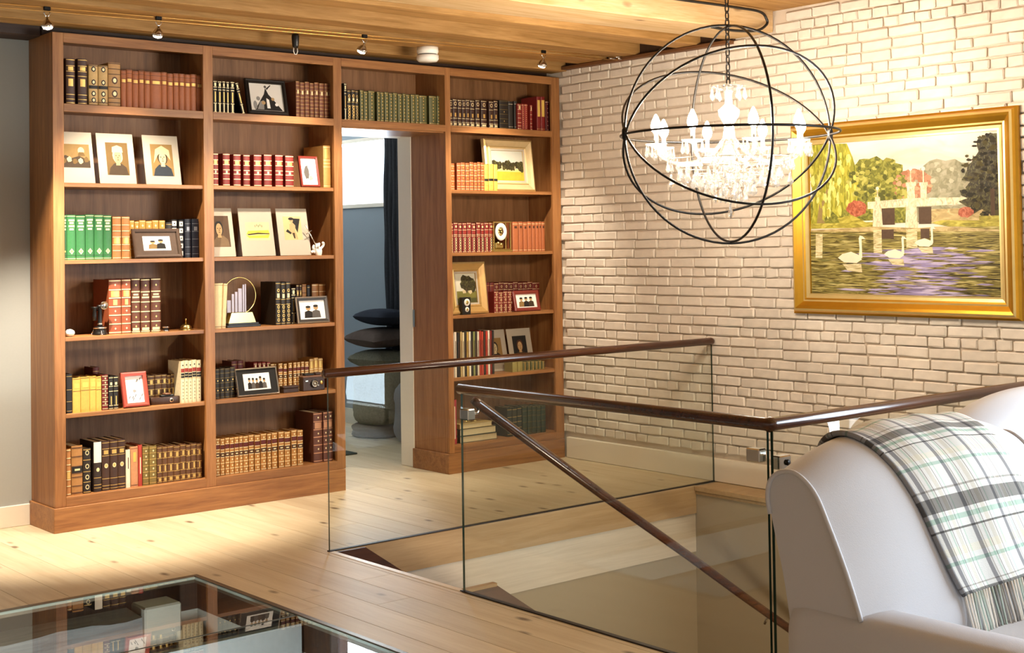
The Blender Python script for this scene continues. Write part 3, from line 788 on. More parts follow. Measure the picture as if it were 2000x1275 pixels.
# ---- large gilt-framed landscape on the brick wall
pt = thing('framed_painting', 'large gold-framed painting of swans and a bridge on brick wall', 'painting', (3.786, -2.8645, 1.103), (0, 0, -PI/2))
PW, PH = 1.495, 1.138
moulding(pt, PW, PH, [(0, 0), (0, -0.028), (0.012, -0.036), (0.02, -0.052), (0.032, -0.058), (0.048, -0.050), (0.075, -0.030), (0.085, -0.032), (0.095, -0.026), (0.112, -0.022), (0.122, -0.022), (0.124, -0.006)],
         [GOLDF, GOLDF, GOLDF, GOLDP, GOLDF, GOLDF, GOLDP, GOLDF, GOLDP, GOLDP, GOLDF])
one('backing_board', pt, DARKW, (-PW/2+.01, -0.006, 0.01, PW/2-.01, 0.0, PH-.01))
def strokes(name, cols, sx, sz, detail=6, dist=1.5):
    """brushed paint: noise stretched by sx, sz through a colour ramp"""
    m, nt, b = new_mat(name); b.inputs['Roughness'].default_value = 0.55; b.inputs['Specular IOR Level'].default_value = 0.3
    tc = N(nt, 'ShaderNodeTexCoord'); mp = N(nt, 'ShaderNodeMapping'); mp.inputs['Scale'].default_value = (sx, 1, sz); nt.links.new(tc.outputs['Object'], mp.inputs[0])
    nz = N(nt, 'ShaderNodeTexNoise'); nz.inputs['Scale'].default_value = 1.0; nz.inputs['Detail'].default_value = detail; nz.inputs['Distortion'].default_value = dist
    nt.links.new(mp.outputs[0], nz.inputs['Vector'])
    r = N(nt, 'ShaderNodeValToRGB'); els = r.color_ramp.elements
    els[0].position = 0.32; els[0].color = rgb(cols[0]); els[1].position = 0.68; els[1].color = rgb(cols[-1])
    for k, c in enumerate(cols[1:-1]):
        e = els.new(0.32 + 0.36*(k+1)/(len(cols)-1)); e.color = rgb(c)
    nt.links.new(nz.outputs['Fac'], r.inputs[0]); nt.links.new(r.outputs[0], b.inputs['Base Color']); return m
SKYP = strokes('paint_sky', ['c9bfae', 'd8cfc0', 'e0d8c9'], 3, 6); WILL = strokes('paint_willow', ['5f6420', '97962f', 'bdb850'], 60, 9); MIDT = strokes('paint_green_tree', ['4f5526', '76772f', '989a4a'], 30, 30)
REDT = strokes('paint_red_tree', ['8a5f45', 'a9755a', 'b98a68'], 30, 30); HAZE = strokes('paint_haze_tree', ['74735a', '8d8a70', 'a19c86'], 18, 22); DTREE = strokes('paint_dark_tree', ['1d1a0e', '39331a', '5c5a30'], 55, 40)
WATER = strokes('paint_water', ['27220f', '5c5327', '8f8547', 'b8ad78'], 5, 70, 8, 2.5); LAV = strokes('paint_water_lavender', ['4a4146', '8c80a0', 'b0a7c4', '8d8490'], 5, 75, 8, 2.5)
STONE = strokes('paint_stone', ['b3a182', 'd6c6a6', 'e6dbc2'], 40, 25); BANK = strokes('paint_bank', ['77702c', 'a39a3e', 'c2b75a'], 12, 40); SHADE = flat('bridge_shadow', '4d3b2c', .3, 40); REFL = strokes('paint_reflection', ['8a7c4c', 'c9bd92', 'e0d6b4'], 12, 90)
SWAN = flat('swan', 'e6dcc2', .05, 30); DIRT = strokes('paint_path', ['8c7a52', 'ab9768', 'c4b184'], 12, 30); TRUNK = flat('trunk', '8d7a4c', .2, 60); RBUSH = strokes('paint_red_bush', ['7c3f2e', 'a2583f', 'b8745a'], 40, 40)
a = Art(PW-.24, PH-.24, 0, .12, -0.0065)
a.rect(0, .40, 1, 1, SKYP)
a.oval(.74, .70, .17, .15, HAZE, 24, .10, 1); a.oval(.66, .66, .12, .12, HAZE, 20, .12, 2); a.rect(.5, .46, .86, .64, HAZE)
a.oval(.57, .70, .10, .10, REDT, 22, .10, 3); a.oval(.40, .70, .15, .18, MIDT, 26, .10, 4); a.oval(.33, .76, .10, .13, MIDT, 22, .10, 5); a.rect(.24, .48, .55, .64, MIDT); a.oval(.48, .58, .09, .09, MIDT, 20, .12, 6)
a.rect(0, .46, .26, .62, MIDT); a.poly([(0, .46), (.02, .55), (.0, .99), (.05, 1.0), (.22, .99), (.25, .90), (.285, .75), (.27, .60), (.24, .50), (.20, .56), (.17, .50), (.12, .56), (.07, .48)], WILL)
a.poly([(.035, .45), (.055, .60), (.075, .60), (.07, .50), (.10, .45)], TRUNK); a.poly([(.06, .58), (.10, .70), (.11, .69), (.075, .57)], TRUNK)
fo = random.Random(31)
def leaves(cx, ct, ra, rt, mats, n, size=.018, tall=1.0):
    a.inc = 0.08
    for q in range(n):
        r_ = math.sqrt(fo.random()); an_ = fo.uniform(0, 2*PI); px = cx + ra*r_*math.cos(an_); pt_ = ct + rt*r_*math.sin(an_)
        if 0 < px < 1 and .44 < pt_ < .99: a.oval(px, pt_, size*fo.uniform(.5, 1.1), size*tall*fo.uniform(.5, 1.1), fo.choice(mats), 6, .3, q)
    a.inc = 1.0
LG = [flat('leaf_g%d' % k, c, .15, 60) for k, c in enumerate(('6b6c28', '8f8d3c', 'a9a655', '505420'))]; LY = [flat('leaf_y%d' % k, c, .15, 60) for k, c in enumerate(('a8a238', 'c7c05e', '8a8830', 'd3cd7c'))]
LR = [flat('leaf_r%d' % k, c, .15, 60) for k, c in enumerate(('9d6a4c', 'b47c60', 'c49474'))]; LH = [flat('leaf_h%d' % k, c, .15, 60) for k, c in enumerate(('807d64', '99947c', 'aaa58e'))]
leaves(.74, .70, .16, .14, LH, 40); leaves(.57, .70, .10, .10, LR, 40); leaves(.40, .70, .15, .18, LG, 80); leaves(.33, .74, .10, .14, LG, 50); leaves(.46, .57, .09, .08, LG, 40); leaves(.13, .75, .14, .22, LY, 110, .011, 3.0)
a.oval(.27, .56, .055, .055, RBUSH, 20, .12, 7)
a.rect(0, .435, .36, .47, BANK); a.poly([(.16, .50), (.24, .52), (.34, .455), (.18, .45)], BANK); a.rect(.60, .46, 1, .54, DIRT)
a.poly([(.33, .555), (.33, .60), (.56, .615), (.86, .605), (.86, .565), (.60, .56)], STONE)
a.rect(.40, .45, .475, .555, SHADE); a.rect(.475, .46, .53, .55, MIDT); a.rect(.60, .45, .665, .555, SHADE)
a.poly([(.355, .435), (.41, .435), (.405, .56), (.36, .56)], STONE); a.rect(.372, .56, .398, .63, STONE); a.rect(.382, .63, .388, .675, STONE); a.oval(.385, .685, .009, .012, SWAN, 10)
a.poly([(.53, .425), (.595, .425), (.59, .56), (.535, .56)], STONE); a.rect(.543, .56, .583, .70, STONE); a.rect(.536, .69, .59, .715, STONE); a.rect(.559, .715, .566, .79, STONE); a.oval(.5625, .80, .010, .014, SWAN, 10)
a.rect(.612, .57, .645, .70, STONE); a.rect(.607, .69, .65, .71, STONE); a.rect(.625, .71, .632, .785, STONE); a.oval(.6285, .795, .010, .014, SWAN, 10)
a.oval(.935, .74, .10, .13, DTREE, 30, .25, 8); a.oval(.96, .88, .07, .11, DTREE, 24, .25, 9); a.oval(.92, .60, .10, .09, DTREE, 28, .25, 10); a.oval(.98, .56, .06, .08, DTREE, 20, .2, 11); leaves(.94, .72, .12, .26, [flat('leaf_d0', '2a2512', .2, 60), flat('leaf_d1', '453f20', .2, 60), flat('leaf_d2', '1c190d', .2, 60)], 120, .016, .8); a.rect(.955, .48, .975, .65, SHADE)
a.oval(.835, .515, .04, .032, RBUSH, 18, .12, 12); a.rect(.90, .44, 1, .49, BANK); a.poly([(.66, .455), (.72, .47), (1, .46), (1, .42), (.75, .43)], BANK)
a.rect(0, 0, 1, .425, WATER); a.poly([(0, .425), (.36, .44), (.60, .425), (.72, .432), (1, .405), (1, .395), (0, .415)], DIRT)
pr = random.Random(14); a.inc = 0.08
LAVC = [flat('lav%d' % k, c, .15, 40) for k, c in enumerate(('8f84ad', 'a99fc6', '776c8c', 'b9b0cc'))]; WATC = [flat('wat%d' % k, c, .15, 40) for k, c in enumerate(('2a2410', '4a4320', '857b40', 'b3a86c', '6d6a38'))]
def streak(x, t, w, h, m): a.poly([(max(0, x-w), t), (max(0, min(1, x-w*.3)), min(.42, t+h)), (max(0, min(1, x+w*.4)), min(.42, t+h*.8)), (min(1, x+w), t+h*.1), (max(0, min(1, x+w*.2)), max(0, t-h*.6))], m)
for q in range(150):
    x = pr.uniform(.02, .98); t = pr.uniform(.01, .40); streak(x, t, pr.uniform(.02, .09)*(1.3-t*2), pr.uniform(.003, .008), pr.choice(WATC))
for q in range(210):
    t = .30*pr.random()**1.2; cx_ = .62 - .1*(.3-t); x = pr.gauss(cx_, .13); x = min(.92, max(.15, x)); streak(x, t, pr.uniform(.03, .09), pr.uniform(.004, .009), pr.choice(LAVC))
a.inc = 1.0
a.rect(.36, .27, .405, .42, REFL); a.rect(.535, .30, .592, .42, REFL); a.poly([(.03, .24), (.07, .24), (.075, .40), (.035, .40)], REFL); a.rect(.405, .36, .47, .42, SHADE); a.rect(.61, .36, .655, .42, SHADE)
def swan(x, t, s):
    a.poly([(x-.075*s, t+.01*s), (x-.05*s, t+.035*s), (x, t+.05*s), (x+.04*s, t+.03*s), (x+.06*s, t), (x+.03*s, t-.025*s), (x-.04*s, t-.02*s)], SWAN)
    a.poly([(x+.04*s, t), (x+.062*s, t+.01*s), (x+.060*s, t+.14*s), (x+.044*s, t+.14*s), (x+.048*s, t+.07*s)], SWAN)
    a.poly([(x+.044*s, t+.13*s), (x+.05*s, t+.155*s), (x+.066*s, t+.15*s), (x+.082*s, t+.13*s), (x+.064*s, t+.132*s)], SWAN)
    a.poly([(x-.05*s, t-.03*s), (x+.055*s, t-.03*s), (x+.06*s, t-.085*s), (x-.02*s, t-.075*s)], REFL)
swan(.235, .23, 1.0); swan(.475, .255, .78); swan(.63, .325, .70)
a.build(pt, 'canvas')

# ================================================================== CHANDELIER
cl = thing('chandelier', 'black iron orb chandelier with crystal drops and candle bulbs', 'chandelier', (2.30, -2.885, 2.08))
RH = Vector((0.76432, -0.64483, 0)); FH = Vector((0.64483, 0.76432, 0)); UZ = Vector((0, 0, 1))
AX = RH*0.9755 + FH*0.22; PD = FH*0.9755 - RH*0.22          # pivot axis and the horizontal direction across it
def ring(e1, e2, r=0.545, n=72):
    b = MB(); b.tube([(e1*math.cos(2*PI*k/n) + e2*math.sin(2*PI*k/n))*r for k in range(n)], 0.0062, BLACKM, 8, closed=True)
    return b.build('orb_ring', cl)
ring(AX, UZ)
for ang in (42, -46, 0):
    an = math.radians(ang); ring(AX, PD*math.cos(an) + UZ*math.sin(an), 0.541)
ring(PD, UZ, 0.537)
for s_ in (-1, 1):
    b = MB(); c0 = AX*s_*0.545; b.tube([c0 - UZ*.035, c0 - UZ*.02, c0 + UZ*.02, c0 + UZ*.035], [.006, .014, .014, .006], BLACKM, 10); b.build('pivot', cl)
z = 0.26; k = 0
while z < 0.885:
    b = MB(); e1 = Vector((1, 0, 0)) if k % 2 else Vector((0, 1, 0))
    b.tube([(e1*math.cos(2*PI*q/12)*0.011 + UZ*(math.sin(2*PI*q/12)*0.024)) for q in range(12)], 0.0034, BLACKM, 6, closed=True)
    b.build('chain_link', cl, (0, 0, z)); z += 0.037; k += 1
b = MB(); b.lathe([(0.065, 0.865), (0.065, 0.875), (0.03, 0.892), (0.0, 0.892)], BLACKM); b.build('ceiling_canopy', cl)
b = MB(); b.lathe([(0.0, -0.19), (0.02, -0.18), (0.045, -0.15), (0.02, -0.12), (0.028, -0.08), (0.06, -0.05), (0.03, -0.02), (0.022, 0.05), (0.05, 0.09), (0.055, 0.12), (0.02, 0.15), (0.018, 0.20), (0.03, 0.225), (0.0, 0.24)], CRYS, seg=16); b.build('crystal_stem', cl)
b = MB(); b.lathe([(0.02, 0.215), (0.085, 0.232), (0.09, 0.242), (0.02, 0.235)], CRYS, seg=20); b.build('crown_dish', cl)
def drop_mesh(r, L, nm='crystal_drop'):
    b = MB(); b.lathe([(0, 0), (r*.35, -L*.08), (r*.3, -L*.15), (r*.55, -L*.45), (r, -L*.72), (r*.6, -L*.9), (0, -L)], CRYS, seg=7, smooth=False)
    return b.mesh(nm)
DM = drop_mesh(0.011, 0.062); DB = drop_mesh(0.017, 0.07); DS = drop_mesh(0.008, 0.038)
for q in range(10):
    an = 2*PI*q/10; link('crystal_drop', DM, cl, (0.085*math.cos(an), 0.085*math.sin(an), 0.232))
NARM = 8
for q in range(NARM):
    an = 2*PI*(q + .30)/NARM; dx, dy = math.cos(an), math.sin(an); R_ = 0.375
    path = catmull([(0.03*dx, 0.03*dy, -0.03), (0.12*dx, 0.12*dy, -0.115), (0.25*dx, 0.25*dy, -0.145), (0.345*dx, 0.345*dy, -0.115), (R_*dx, R_*dy, -0.068)], 6)
    b = MB(); b.tube(path, 0.0075, CRYS, 8); arm = b.build('arm', cl)
    b = MB(); b.lathe([(0.008, -0.068), (0.02, -0.062), (0.052, -0.052), (0.054, -0.047), (0.016, -0.055)], CRYS, (R_*dx, R_*dy, 0), 14); b.build('drip_dish', arm)
    b = MB(); b.lathe([(0.0105, -0.055), (0.0105, 0.0)], PORC, (R_*dx, R_*dy, 0), 10); b.build('candle_sleeve', arm)
    b = MB(); b.lathe([(0.008, 0.0), (0.022, 0.02), (0.026, 0.04), (0.020, 0.065), (0.006, 0.095), (0.0, 0.10)], BULB, (R_*dx, R_*dy, 0), 10); b.build('bulb', arm)
    for w in range(7):
        a2 = 2*PI*w/7 + q; link('crystal_drop', DM, cl, (R_*dx + 0.050*math.cos(a2), R_*dy + 0.050*math.sin(a2), -0.054))
    for w in range(4):
        rr = 0.10 + 0.065*w; link('crystal_drop', DB, cl, (rr*math.cos(an + .39), rr*math.sin(an + .39), -0.15 - 0.055*math.sin(PI*(rr-.06)/.33)))
for q in range(6):
    an = 2*PI*q/6; px, py = 0.075*math.cos(an), 0.075*math.sin(an)
    for w in range(4): link('crystal_drop', DS, cl, (px, py, -0.10 - w*0.043))
    link('crystal_drop', DB, cl, (px, py, -0.275))
for w in range(4): link('crystal_drop', DS, cl, (0, 0, -0.18 - w*0.045))
link('crystal_drop', DB, cl, (0, 0, -0.345)); link('crystal_drop', DS, cl, (0, 0, -0.385))
for R2, z2, nn, M2 in ((0.31, -0.125, 26, DM), (0.25, -0.165, 22, DB), (0.18, -0.20, 18, DM), (0.12, -0.24, 12, DB)):
    b = MB(); b.tube([(R2*math.cos(2*PI*k/40), R2*math.sin(2*PI*k/40), z2) for k in range(40)], 0.0025, SILVER, 5, closed=True); b.build('drop_ring', cl)
    for k in range(nn): link('crystal_drop', M2, cl, (R2*math.cos(2*PI*k/nn), R2*math.sin(2*PI*k/nn), z2))
cord = catmull([(2.30, -2.885, 2.962), (2.36, -2.5, 2.958), (2.60, -2.06, 2.945), (3.30, -2.03, 2.946), (3.60, -2.02, 2.945), (3.67, -2.02, 2.905), (3.665, -2.02, 2.868), (3.57, -2.02, 2.825), (3.38, -2.00, 2.812), (3.22, -1.97, 2.822)], 8)
b = MB(); b.tube(cord, 0.0085, BLACK, 8); tag(b.build('lamp_cord'), 'black cord looping along the pale ceiling beam to the chandelier', 'cord')

# ================================================================== CABLE SPOTLIGHTS
def wy(x): return -0.55 - 0.05*(x - 0.37)
def wz(x): return 2.797 + 0.006*x
cs = thing('cable_light_wires', 'pair of copper low-voltage lighting wires strung under the joists', 'wire')
for dz in (0.0, 0.021):
    b = MB(); b.tube([(x, wy(x) - (0.0 if dz else 0.012), wz(x) - 0.021 + dz) for x in (-4.9, -2.0, 0.0, 1.5, 3.0, 3.66)], 0.0026, COPPERW, 6); b.build('wire', cs)
b = MB(); b.tube([(3.66, wy(3.66), wz(3.66)), (3.74, wy(3.66), 2.835)], 0.004, CHROME, 6); b.lathe([(0.009, 0), (0.009, 0.045)], CHROME, (3.60, wy(3.6), wz(3.6)-.012), 10, 'X'); b.lathe([(0.009, 0), (0.009, 0.03)], CHROME, (3.68, wy(3.6), wz(3.6)-.004), 10, 'X'); b.build('wire_anchor', cs)
def spotlight(x, label, target, power, lit=True, cone=84):
    t = thing('cable_spotlight', label, 'spotlight', (x, wy(x) - .006, wz(x) - 0.012), group='cable spotlights above the bookcase')
    b = MB(); b.box(-0.018, -0.008, -0.004, 0.018, 0.008, 0.016, BLACKM, 0.003); b.tube([(-.012, 0, 0), (-.016, 0, -.018), (-.006, 0, -.034), (.006, 0, -.034), (.016, 0, -.018), (.012, 0, 0)], 0.0028, CHROME, 6); b.build('yoke', t)
    d = (Vector(target) - Vector(t.location)).normalized(); piv = Vector((0, 0, -0.034))
    rot = d.to_track_quat('-Z', 'Y').to_euler()
    b = MB(); b.lathe([(0.006, 0.0), (0.008, -0.014), (0.016, -0.020), (0.031, -0.042), (0.0325, -0.052), (0.027, -0.050), (0.010, -0.024)], CHROME, seg=18); b.build('lamp_head', t, piv, rot)
    b = MB(); b.lathe([(0.0, -0.036), (0.018, -0.040), (0.027, -0.0505), (0.021, -0.064), (0.0, -0.070)], SPOTB if lit else CHROME, seg=16); b.build('bulb', t, piv, rot)
    if lit:
        l = D.lights.new('spot_beam', 'SPOT'); l.energy = power; l.color = (1.0, 0.85, 0.66); l.spot_size = math.radians(cone); l.spot_blend = 0.7; l.shadow_soft_size = 0.02
        lo = D.objects.new('spot_beam', l); COL.objects.link(lo); lo.parent = t; lo.location = piv + d*0.075; lo.rotation_euler = rot
    return t
SP = 108
spotlight(-0.235, 'leftmost cable spotlight with ribbed chrome head above the grey wall', (0.12, -0.04, 0.0), SP*4.2, cone=56)
spotlight(0.365, 'glowing cable spotlight above the left bay of bookcase', (0.48, 0.15, 0.9), SP*1.15)
spotlight(1.655, 'glowing cable spotlight above the second bay of bookcase', (1.35, 0.2, 1.05), SP*1.1)
spotlight(3.02, 'rightmost glowing cable spotlight near the brick wall', (3.2, 0.25, 1.0), SP)
rs = thing('ceiling_spotlight', 'black ceiling spotlight with wire loop above the second bay', 'spotlight', (1.372, -0.30, 2.829))
b = MB(); b.lathe([(0.020, 0.0), (0.024, -0.015), (0.020, -0.07), (0.013, -0.085), (0.0, -0.085)], BLACK, seg=16); b.build('body', rs)
b = MB(); b.tube([(-.012, 0, -.08), (-.014, 0, -.105), (-.006, 0, -.122), (.006, 0, -.122), (.014, 0, -.105), (.012, 0, -.08)], 0.003, PORC, 6); b.build('loop', rs)
sd = thing('smoke_detector', 'round white smoke detector on the joist above the doorway', 'smoke detector', (2.36, -0.30, 2.829))
b = MB(); b.lathe([(0.070, 0.0), (0.071, -0.032), (0.066, -0.038), (0.066, -0.044), (0.0, -0.044)], PORC, seg=28); b.build('base', sd)
b = MB(); b.lathe([(0.066, -0.050), (0.072, -0.053), (0.072, -0.078), (0.060, -0.092), (0.0, -0.093)], PORC, seg=28); b.lathe([(0.060, -0.044), (0.060, -0.051)], BLACK, seg=20); b.build('cover', sd)

# ================================================================== FAR ROOM THINGS
def pillow(name, w, d_, h, m, loc, rot, label, extra=None):
    b = MB(); n = 14; rows = []
    for i in range(n + 1):
        r = []
        for k in range(n + 1):
            u_ = -1 + 2*i/n; v_ = -1 + 2*k/n
            e = max(0, (1 - abs(u_)**2.4)) ** .5 * max(0, (1 - abs(v_)**2.4)) ** .5
            pinch = 1 - 0.10*(1 - abs(u_)**2)*abs(v_)**4
            pin2 = 1 - 0.10*(1 - abs(v_)**2)*abs(u_)**4
            r.append((u_*w/2*pin2, v_*d_/2*pinch, e))
        rows.append(r)
    b.grid([[(p[0], p[1], p[2]*h/2) for p in r] for r in rows], m); b.grid([[(p[0], p[1], -p[2]*h/2) for p in r] for r in rows], m)
    o = b.build(name, None, loc, rot); return tag(o, label, 'cushion')
pillow('cushion', 0.40, 0.40, 0.14, PIL1, (3.535, 1.92, 0.965), (0, 0.05, 0.06), 'navy cushion on top of the pile in the far room')
pillow('cushion', 0.48, 0.46, 0.16, PIL2, (3.495, 1.92, 0.80), (0.03, -0.04, 0.04), 'brown velvet cushion second from top of the pile')
o = pillow('cushion', 0.44, 0.44, 0.17, FUR, (3.51, 1.92, 0.62), (0, 0.05, 0.1), 'shaggy fringed cushion in the middle of the pile')
def sag_roll(name, label, x, y, z0, z1, r, m, seed, cat):
    b = MB(); rnd = random.Random(seed); rows = []
    for j in range(13):
        t = j/12; zz = z0 + (z1-z0)*t; rr = r*(1 - 0.25*(abs(2*t-1))**5)*(1 + .03*math.sin(t*9))
        rows.append([(rr*math.cos(2*PI*k/26)*(1 + rnd.uniform(-.03, .03)), rr*math.sin(2*PI*k/26)*(1 + rnd.uniform(-.03, .03)), zz) for k in range(26)])
    b.grid(rows, m, True, True); b.add(rows[-1], [tuple(range(26))], m)
    return tag(b.build(name, None, (x, y, 0)), label, cat)
sag_roll('pouf', 'tall shaggy wool pouf under the pile of cushions', 3.49, 1.92, 0.10, 0.535, 0.225, FUR, 1, 'pouf')
sag_roll('floor_cushion', 'flat dark floor cushion beneath the shaggy pouf', 3.49, 1.92, 0.0, 0.105, 0.24, PIL2, 2, 'floor cushion')
sag_roll('fabric_bag', 'grey fabric bag leaning beside the shaggy pouf', 3.50, 1.40, 0.0, 0.46, 0.20, mat('grey_bag_cloth', '77767a', 0.9, var=0.1, scale=30, bump=0.3), 5, 'bag')
b = MB(); rows = []
for i in range(61):
    yy = 2.16 - 0.42*i/60; xx = 3.715 + 0.016*math.sin(i*.75)
    rows.append([(xx + .006*math.sin(j*.9 + i), yy + .008*math.sin(j*.5), 0.02 + 2.55*j/24) for j in range(25)])
b.grid(rows, DKCURT); o = b.build('curtain'); tag(o, 'dark charcoal curtain beside the far room window', 'curtain')
s_ = o.modifiers.new('thick', 'SOLIDIFY'); s_.thickness = 0.006
b = MB(); b.box(1.7, 1.2, 0.0, 2.78, 2.9, 0.012, RUG, 0.004); tag(b.build('rug'), 'dark rug on the far room floor', 'rug')

